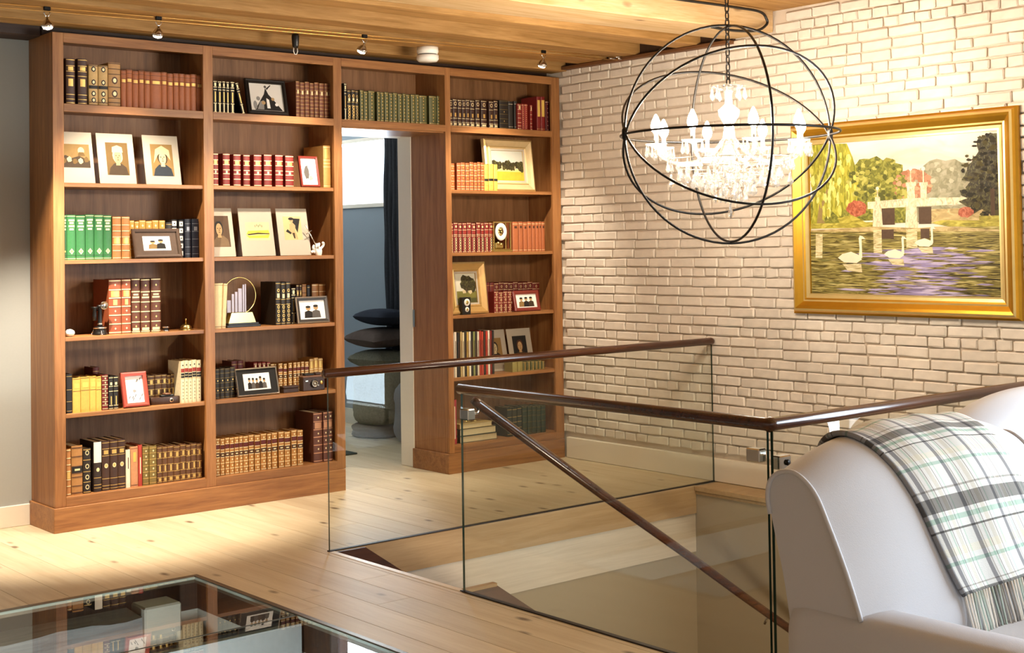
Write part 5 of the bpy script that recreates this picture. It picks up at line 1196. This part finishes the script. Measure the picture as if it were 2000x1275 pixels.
mat_print('mounted sepia portrait of figure in head scarf, left bay second shelf', 0.576, 0.800, 2, lambda a: bust(a, SEP, BLUEK, SEPL, 'scarf', SEPD, .52), win=(.20, .17, .62, .65))
mat_print('mounted brown portrait of dark-haired figure, second bay third shelf', 1.000, 1.156, 3, lambda a: bust(a, flat('umber_ground', '4a3420', .3, 25), flat('coat', '6a543a', .25, 30), SKIN, None, INK, .45), win=(.02, .20, .80, .64), h=.302)
def f_boat(a):
    a.rect(0, 0, 1, 1, flat('boat_ground', 'c9b48a', .15, 20)); a.poly([(.0, .30), (.12, .12), (.92, .12), (1, .34), (.8, .28), (.1, .26)], flat('boat_yellow', 'd9bb3a', .2, 30)); a.poly([(.02, .34), (.1, .52), (.95, .56), (.99, .36), (.5, .30)], flat('boat_yellow', 'd9bb3a'))
    a.poly([(.05, .34), (.5, .42), (.98, .38), (.97, .33), (.5, .34), (.1, .28)], INK)
    for k in range(5): a.rect(.40 + .07*k, .72 + .05*(k % 2), .42 + .07*k, .84 + .04*(k % 2), SEPD)
mat_print('mounted pale print with yellow boat shape, second bay third shelf', 1.200, 1.432, 3, f_boat, win=(.17, .33, .72, .38), h=.302)
def f_sit(a):
    a.rect(0, 0, 1, 1, flat('sit_ground', 'c2a878', .15, 20)); a.poly([(.40, .93), (.95, .90), (.75, .30), (.62, .55)], INK); a.poly([(.30, .30), (.62, .30), (.66, .62), (.50, .76), (.34, .66)], SKIN); a.oval(.46, .83, .10, .10, SKIN); a.oval(.45, .90, .15, .06, INK)
    a.poly([(.10, .36), (.35, .24), (.42, .30), (.2, .46)], INK); a.poly([(.44, .30), (.52, .06), (.60, .06), (.58, .30)], SEPD); a.poly([(.58, .30), (.66, .02), (.74, .04), (.66, .30)], SKIN)
mat_print('mounted print of seated figure with dark cloak, second bay third shelf', 1.465, 1.689, 3, f_sit, win=(.20, .33, .58, .50), h=.302)
mat_print('mounted portrait half hidden behind thin books, right bay fifth shelf', 3.190, 3.405, 5, lambda a: bust(a, SEP, INK, SEPL, None, INK, .5), win=(.20, .25, .60, .55), ys=.17, h=.297)
mat_print('mounted dark portrait of figure with upswept hair, right bay fifth shelf', 3.408, 3.632, 5, lambda a: bust(a, INK, SEPD, SKIN, None, flat('auburn', '4a2818', .2), .5), win=(.20, .24, .58, .58), ys=.15, h=.297)

def photo_frame(label, cx, row, w, h, fw, fm, art, theta=.26, ys=.045, mount=None, mw=0.0, rotz=0.0, prof=None, mats=None, dep=.012, strut=True):
    t = leaning('photo_frame', label, 'photo frame', cx, ys, SZ[row], w, h, theta, rotz)
    prof = prof or [(0, 0), (0, -dep), (fw*.35, -dep-.004), (fw, -dep), (fw, -.003)]
    moulding(t, w, h, prof, mats or [fm]*(len(prof)-1))
    one('backing', t, BLACK, (-w/2+.002, -.003, .002, w/2-.002, 0.0, h-.002))
    iw, ih = w - 2*fw, h - 2*fw
    if mount:
        b = MB(); b.box(-iw/2, -.0045, fw, iw/2, -.003, fw+ih, mount); b.build('mount', t)
    a = Art(iw - 2*mw, ih - 2*mw*(h/w if mw else 0), 0, fw + mw*(h/w if mw else 0), -.0048); art(a); a.build(t, 'photograph')
    if strut:
        b = MB(); b.box(-.012, .0005, .01, .012, .0025, h*.6, BLACK); so = b.build('strut', t)
    return t
GREYP = flat('photo_grey', '8a8784', .3, 40); MIDG = flat('photo_mid', '55504c', .3, 40)
PWHITE = flat('photo_white', 'f2efea', .03)
def ph_two(a): a.rect(0, 0, 1, 1, PWHITE); figures(a, [SEP, INK], 2, 1, .12, .78)
def ph_white(a):
    a.rect(0, 0, 1, 1, PWHITE); r = random.Random(6)
    for k in range(9): x = r.uniform(.1, .85); t = r.choice((.08, .14, .2, .75, .8)); a.poly([(x, t), (x+.05, t+.02), (x+.14, t+.13), (x+.08, t+.12)], MIDG)
    a.oval(.5, .45, .09, .05, GREYP, 12, .3)
def ph_people(n, seed, m=None): return lambda a: figures(a.rect(0, 0, 1, 1, PWHITE), m or [INK, MIDG, SEPD], n, seed, .08, .80)
def ph_pyramid(a):
    a.rect(0, 0, 1, 1, flat('photo_sky', 'ddd8d0', .05, 8)); a.poly([(.12, .02), (.98, .02), (.75, .38), (.58, .62), (.50, .86), (.44, .62), (.32, .40)], INK); a.poly([(.20, .05), (.40, .05), (.42, .40), (.30, .34)], GREYP); a.poly([(.5, .10), (.6, .10), (.58, .42), (.50, .48)], PWHITE)
    a.oval(.50, .90, .04, .05, MIDG); a.poly([(.52, .84), (.66, .98), (.68, .96), (.54, .78)], INK); a.oval(.25, .45, .06, .08, GREYP); a.oval(.70, .45, .05, .06, SKIN); a.oval(.40, .30, .06, .07, SKIN); a.oval(.80, .25, .05, .06, PWHITE); a.oval(.14, .2, .06, .16, GREYP)
BRFR = mat('brown_leather_frame', '4a3423', .55, var=.2, scale=50, bump=.3); REDFR = mat('red_lacquer_frame', 'a8483c', .35, var=.06); DGREY = mat('charcoal_frame', '3e3a38', .4, .3); BLKFR = mat('black_frame', '16120f', .35); SILV = SILVER; REDB = mat('red_brown_frame', '7a2c22', .35)
photo_frame('wide brown leather frame with small photo of two people, left bay', 0.642, 3, .297, .176, .018, BRFR, ph_two, .29, .045, mount=BRFR, mw=.045, mats=[SILV, BRFR, BRFR, SILV])
photo_frame('coral red upright frame with pale photograph, left bay fifth shelf', 0.495, 5, .154, .200, .022, REDFR, ph_white, .25, .045, dep=.018)
photo_frame('ornate black frame with black and white photo of climbing figures', 1.382, 1, .285, .230, .028, BLKFR, ph_pyramid, .22, .05, prof=[(0, 0), (0, -.014), (.006, -.02), (.012, -.014), (.02, -.02), (.028, -.012), (.028, -.003)], mats=[BLKFR, BLKFR, DGREY, BLKFR, BLKFR, SILV])
photo_frame('small dark red upright frame with white picture, second bay', 1.675, 2, .140, .200, .014, REDB, lambda a: a.rect(0, 0, 1, 1, PWHITE).oval(.36, .48, .17, .27, MIDG, 16, .2, 4).oval(.6, .26, .13, .1, GREYP, 12, .3, 2), .20, .04)
photo_frame('charcoal frame with photo of a couple, second bay fourth shelf', 1.683, 4, .236, .168, .024, DGREY, ph_people(2, 3, [INK, MIDG]), .20, .035, mount=PWHITE, mw=.0, mats=[DGREY, SILV, DGREY, BLKFR])
photo_frame('black mounted frame with silver rim and family photo, second bay', 1.292, 5, .288, .172, .008, SILV, ph_people(5, 9), .26, .045, mount=mat('black_mount', '120f0d', .8), mw=.045)
photo_frame('red-brown frame with photo of a reclining group, right bay', 3.468, 4, .242, .146, .024, REDB, ph_people(3, 5, [SEP, INK, SEPD]), .22, .035)
CREAMF = mat('cream_gilt_frame', 'cdb586', .45, .15, var=.15, scale=20); TANF = mat('tan_gilt_frame', 'b58f52', .4, .3, var=.15, scale=20)
def art_field(a):
    a.rect(0, 0, 1, 1, flat('field_sky', 'b9b9ad', .12, 10)); a.rect(0, 0, 1, .34, flat('field_yellow', 'a8a02c', .2, 25)); a.rect(0, .30, 1, .40, flat('field_pale', 'c9bf74', .2, 20))
    for k in range(7): a.oval(.08 + .145*k, .50 + .04*math.sin(k*3), .12, .15 + .03*math.cos(k*2), DTREE, 16, .2, k)
    a.rect(.3, .36, .33, .5, SEPL); a.rect(.72, .36, .75, .48, SEPL)
BIGP = [(0, 0), (0, -.03), (.012, -.036), (.03, -.026), (.05, -.018), (.056, -.022), (.066, -.014), (.078, -.012), (.08, -.003)]
t = photo_frame('wide cream-gilt framed landscape of dark trees over yellow field', 3.392, 2, .452, .375, .08, CREAMF, art_field, .11, .125, prof=BIGP, mats=[CREAMF, GOLDP, CREAMF, CREAMF, GOLDP, CREAMF, MATB, CREAMF], strut=False); t.name = 'framed_landscape'; t['category'] = 'painting'
def art_trees(a):
    a.rect(0, 0, 1, 1, flat('tree_sky', 'c6c2ae', .1, 10)); a.rect(0, 0, 1, .40, flat('meadow', '6f6a2c', .3, 20)); a.rect(0, .0, 1, .16, flat('meadow_dark', '4a4a20', .3, 20))
    a.oval(.55, .66, .34, .28, DTREE, 22, .18, 2); a.oval(.82, .60, .2, .24, DTREE, 18, .18, 3); a.rect(.5, .34, .55, .5, SHADE); a.oval(.40, .38, .1, .06, SEPL, 12, .3, 4); a.oval(.70, .36, .09, .06, SEPL, 12, .3, 5)
t = photo_frame('tan-gilt framed painting of dark trees half behind the stile', 2.965, 4, .330, .360, .078, TANF, art_trees, .12, .085, prof=[(p[0]*.975, p[1]) for p in BIGP], mats=[TANF, GOLDP, TANF, TANF, GOLDP, TANF, MATB, TANF], strut=False); t.name = 'framed_landscape'; t['category'] = 'painting'

# ---- glass disc award
t = thing('disc_award', 'round clear award on gold and black base, second bay fourth shelf', 'award', (1.192, .085, SZ[4]))
b = MB(); b.box(-.105, -.035, 0, .125, .05, .013, BLACK, .002); b.box(-.095, -.030, .013, .115, .045, .026, BLACK, .002); b.build('base', t)
b = MB(); b.prism([(-.088, .026), (.098, .026), (.074, .088), (-.068, .088)], -.022, .03, BRASS, 'XZ'); b.build('gold_stand', t)
CLEAR = pane_glass('award_glass', 'fbf6ee', 1.0)
b = MB(); b.tube([(.0 + .112*math.cos(2*PI*k/48), .004, .190 + .112*math.sin(2*PI*k/48)) for k in range(48)], .0035, BRASS, 6, closed=True); b.build('rim', t)
b = MB(); b.lathe([(0, .003), (.110, .003), (.110, .006), (0, .006)], CLEAR, (0, 0, .190), 40, 'Y', False); b.build('disc', t)
LILAC = mat('lilac_relief', 'a39aa3', .4, .3)
for k, (x, w, hh) in enumerate([(-.088, .026, .075), (-.056, .016, .112), (-.034, .017, .125), (-.012, .026, .145), (.018, .012, .168), (.033, .010, .170)]):
    b = MB(); b.box(x, -.004, .090, x+w, .0015, .090+hh, LILAC, .001); b.build('relief_bar', t)
# ---- porcelain hand holding a stick
t = thing('hand_figurine', 'white porcelain hand figurine holding a crossed stick, second bay', 'figurine', (1.735, .075, SZ[3]))
b = MB(); rows = []
for j, (zz, rx, ry, cx) in enumerate([(0, .020, .016, .018), (.012, .026, .018, .016), (.028, .034, .02, .010), (.045, .036, .018, .004), (.055, .030, .014, .0)]):
    rows.append([(cx + rx*math.cos(2*PI*k/16), ry*math.sin(2*PI*k/16), zz) for k in range(16)])
b.grid(rows, PORC, True, True); b.add(rows[-1], [tuple(range(16))], PORC); b.add(rows[0], [tuple(range(15, -1, -1))], PORC)
for pts, r in ([[(.030, 0, .040), (.048, -.004, .058), (.052, -.006, .075), (.040, -.012, .080)], .0085], [[(.012, -.004, .050), (.016, -.012, .072), (.006, -.022, .070), (.004, -.022, .052)], .008], [[(-.004, -.004, .050), (-.002, -.014, .070), (-.012, -.024, .064), (-.012, -.022, .048)], .008], [[(-.020, -.002, .046), (-.024, -.012, .062), (-.034, -.020, .052), (-.032, -.018, .040)], .0075], [[(-.018, -.006, .020), (-.038, -.018, .026), (-.050, -.020, .018)], .0085]):
    b.tube(catmull(pts, 4), [r]*(4*(len(pts)-1)) + [r*.6], PORC, 8)
b.build('hand', t)
b = MB(); b.tube([(.0, -.020, .045), (-.090, -.020, .192)], .0032, SILVER, 8); b.tube([(-.083, -.020, .135), (-.045, -.020, .158)], .003, SILVER, 8); b.build('stick', t)
# ---- box camera and flat case
t = thing('box_camera', 'brown vintage camera with round lens, second bay fifth shelf', 'camera', (1.690, .045, SZ[5]), (0, 0, -.05))
CAMB = mat('brown_camera_leather', '3a2318', .4, var=.2, scale=90, bump=.2)
b = MB(); b.box(-.078, 0, 0, .078, .075, .088, CAMB, .004); b.box(-.080, -.003, .082, .080, .078, .096, mat('camera_trim', '6a4630', .35), .004); b.build('body', t)
b = MB(); b.box(-.055, .015, .096, .012, .055, .108, BLACK, .003); b.box(.02, .015, .096, .062, .055, .112, CAMB, .004); b.build('top_plate', t)
b = MB(); b.lathe([(.026, 0), (.026, -.008), (.022, -.014), (.0, -.014)], BLACK, (.0, 0, .045), 22, 'Y'); b.lathe([(.021, -.0142), (.0165, -.016), (.0165, -.0142)], SILVER, (0, 0, .045), 22, 'Y'); b.lathe([(.006, -.014), (.0, -.017)], PORC, (0, 0, .045), 12, 'Y'); b.build('lens', t)
b = MB(); b.lathe([(.012, 0), (.012, -.006), (0, -.006)], BRASS, (.054, 0, .048), 14, 'Y'); b.box(-.062, -.004, .06, -.045, 0, .068, SILVER); b.box(.022, -.003, .03, .034, 0, .036, SILVER); b.build('controls', t)
t = thing('flat_case', 'small flat brown case beside the vintage camera', 'case', (1.530, .055, SZ[5]))
b = MB(); b.box(-.055, 0, 0, .055, .06, .026, CAMB, .003); b.build('case_base', t); b = MB(); b.box(-.056, -.001, .027, .056, .061, .043, CAMB, .004); b.build('case_lid', t)
# ---- skeleton clock
t = thing('skeleton_clock', 'brass skeleton clock with white oval dial, right bay third shelf', 'clock', (3.250, .035, SZ[3]))
b = MB()
for q in [(-.085, 0, 0, .090, .07, .014), (-.082, .004, .014, .086, .066, .022)]: b.box(*q, BRASS, .002)
b.build('base', t)
for x in (-.080, .070):
    for y in (.004, .056):
        b = MB(); b.box(x, y, .022, x+.010, y+.010, .208, BRASS, .001); b.build('column', t)
b = MB(); b.box(-.084, 0, .206, .084, .070, .216, BRASS, .002); b.build('top', t)
b = MB(); rows = []
n = 28
rows = [[(.052*math.cos(2*PI*k/n)*s - .012, y, .142 + .062*math.sin(2*PI*k/n)*s) for k in range(n)] for s, y in ((.48, .006), (.52, .002), (.95, .0), (1, .004), (1, .010), (.48, .010))]
b.grid(rows, PORC, True, True); b.build('dial', t)
b = MB(); b.lathe([(0, .012), (.024, .012), (.024, .018), (0, .018)], mat('dark_movement', '2a1c10', .5), (-.012, 0, .142), 16, 'Y', False)
for k in range(6): b.lathe([(.005, .0), (.009, .004), (.006, .012)], BRASS, (-.018 + .012*math.cos(k*1.05), 0, .142 + .02*math.sin(k*1.05)), 8, 'Y')
b.build('movement', t)
b = MB(); b.box(-.060, .006, .024, .012, .028, .066, BRASS, .006); b.lathe([(.012, .002), (.012, .02)], BRASS, (-.035, 0, .06), 14, 'Y'); b.lathe([(.010, .002), (.010, .02)], BRASS, (-.008, 0, .052), 14, 'Y'); b.box(.030, .01, .022, .036, .016, .085, BRASS); b.build('gear_cluster', t)
# ---- small black medal case
t = thing('medal_case', 'small black case with two oval medallions, right bay fourth shelf', 'case', (2.912, .03, SZ[4]))
b = MB(); b.box(-.037, 0, 0, .037, .035, .120, BLACK, .002); b.build('body', t)
for zz, rr in ((.085, .026), (.036, .018)):
    b = MB(); b.lathe([(rr, 0), (rr*.9, -.003), (0, -.003)], PORC, (.004, 0, zz), 20, 'Y'); b.lathe([(rr*.5, -.003), (rr*.4, -.005), (0, -.005)], BRASS, (.004, 0, zz), 14, 'Y'); b.build('medallion', t)
# ---- left bay fourth shelf: egg, candlestick telephone, loupe, bell
b = MB(); b.lathe([(0.0, 0), (.012, .001), (.024, .009), (.029, .020), (.025, .032), (.012, .0405), (0, .042)], PORC, seg=20); tag(b.build('stone_egg', None, (.112, .06, SZ[4])), 'smooth white egg-shaped stone, left bay fourth shelf', 'ornament')
t = thing('antique_instrument', 'black and silver antique instrument beside the red-brown books, left bay', 'ornament', (.296, .075, SZ[4]))
b = MB(); b.lathe([(.040, 0), (.042, .006), (.036, .014), (.034, .034), (.037, .040), (.030, .046), (.012, .050)], BLACK, seg=22); b.lathe([(.0375, .037), (.0385, .041), (.0375, .044)], CHROME, seg=22); b.build('base', t)
b = MB(); b.lathe([(.013, .048), (.015, .060), (.012, .066), (.012, .150), (.016, .158), (.016, .168), (0, .170)], BLACK, seg=14); b.lathe([(.0155, .056), (.017, .062), (.0155, .068)], CHROME, seg=14); b.build('stem', t)
b = MB(); b.lathe([(.008, 0), (.010, -.02), (.022, -.044), (.020, -.046), (.0, -.03)], BLACK, (.004, -.004, .168), 16, 'Y'); b.lathe([(.0215, -.043), (.024, -.046), (.0215, -.049)], CHROME, (.004, -.004, .168), 16, 'Y'); b.build('mouthpiece', t)
b = MB(); b.lathe([(.010, 0), (.012, .030), (.010, .060), (.020, .075), (.019, .078), (0, .07)], BLACK, (-.034, -.006, .082), 12); b.tube([(-.012, 0, .140), (-.030, -.004, .142), (-.042, -.010, .136)], .0035, CHROME, 6); b.build('receiver', t)
for k in range(3):
    an = k*2.1 - 1.8; b = MB(); b.lathe([(.006, 0), (.008, .004), (.005, .010), (0, .011)], CHROME, (.048*math.cos(an), .048*math.sin(an), 0), 8); b.tube([(.036*math.cos(an), .036*math.sin(an), .03), (.048*math.cos(an), .048*math.sin(an), .008)], .003, CHROME, 6); b.build('foot', t)
t = thing('trinket', 'tiny black and silver trinket beside the brown ribbed books', 'trinket', (.690, .055, SZ[4]))
b = MB(); b.lathe([(.016, 0), (.018, .004), (.014, .012), (.014, .018), (.019, .024), (.019, .028), (0, .028)], BLACK, seg=16); b.build('body', t); b = MB(); b.lathe([(.0185, .022), (.0205, .026), (.0185, .029)], CHROME, seg=16); b.lathe([(.0165, .001), (.0195, .004), (.0165, .007)], CHROME, seg=16); b.build('rings', t)
t = thing('desk_bell', 'brass desk bell with plunger, left bay fourth shelf', 'bell', (.830, .08, SZ[4]))
b = MB(); b.lathe([(.042, 0), (.042, .004), (.030, .007), (.012, .008)], BRASS, seg=24); b.build('base', t)
b = MB(); b.lathe([(.033, .010), (.034, .013), (.030, .024), (.018, .034), (.006, .038), (0, .038)], BRASS, seg=24); b.lathe([(.006, .006), (.006, .012)], BRASS, seg=8); b.build('dome', t)
b = MB(); b.lathe([(.0028, .036), (.0028, .056), (.0055, .060), (.006, .066), (0, .070)], BRASS, seg=10); b.build('plunger', t)
# ---- folding camera on the left bay fifth shelf
t = thing('folding_camera', 'dark oval vintage camera lying before the brown gilt books', 'camera', (.690, .055, SZ[5]), (0, 0, -.06))
b = MB(); rounded = []
for zz, s in ((0, .93), (.006, 1), (.034, 1), (.042, .93)):
    rounded.append([(.098*s*math.copysign(abs(math.cos(2*PI*k/28))**.55, math.cos(2*PI*k/28)), .025 + .026*s*math.copysign(abs(math.sin(2*PI*k/28))**.8, math.sin(2*PI*k/28)), zz) for k in range(28)])
b.grid(rounded, CAMB, True, True); b.add(rounded[-1], [tuple(range(28))], CAMB); b.add(rounded[0], [tuple(range(27, -1, -1))], CAMB); b.build('body', t)
b = MB(); b.box(-.03, .008, .042, .05, .042, .054, BLACK, .004); b.lathe([(.024, .054), (.026, .062), (0, .064)], mat('camera_trim', '6a4630'), (.012, .025, 0), 18); b.build('top_housing', t)
b = MB(); b.lathe([(.012, 0), (.012, -.004), (0, -.004)], SILVER, (.030, -.001, .022), 16, 'Y'); b.lathe([(.007, -.004), (.0, -.006)], BLACK, (.030, -.001, .022), 12, 'Y'); b.build('emblem_dial', t)
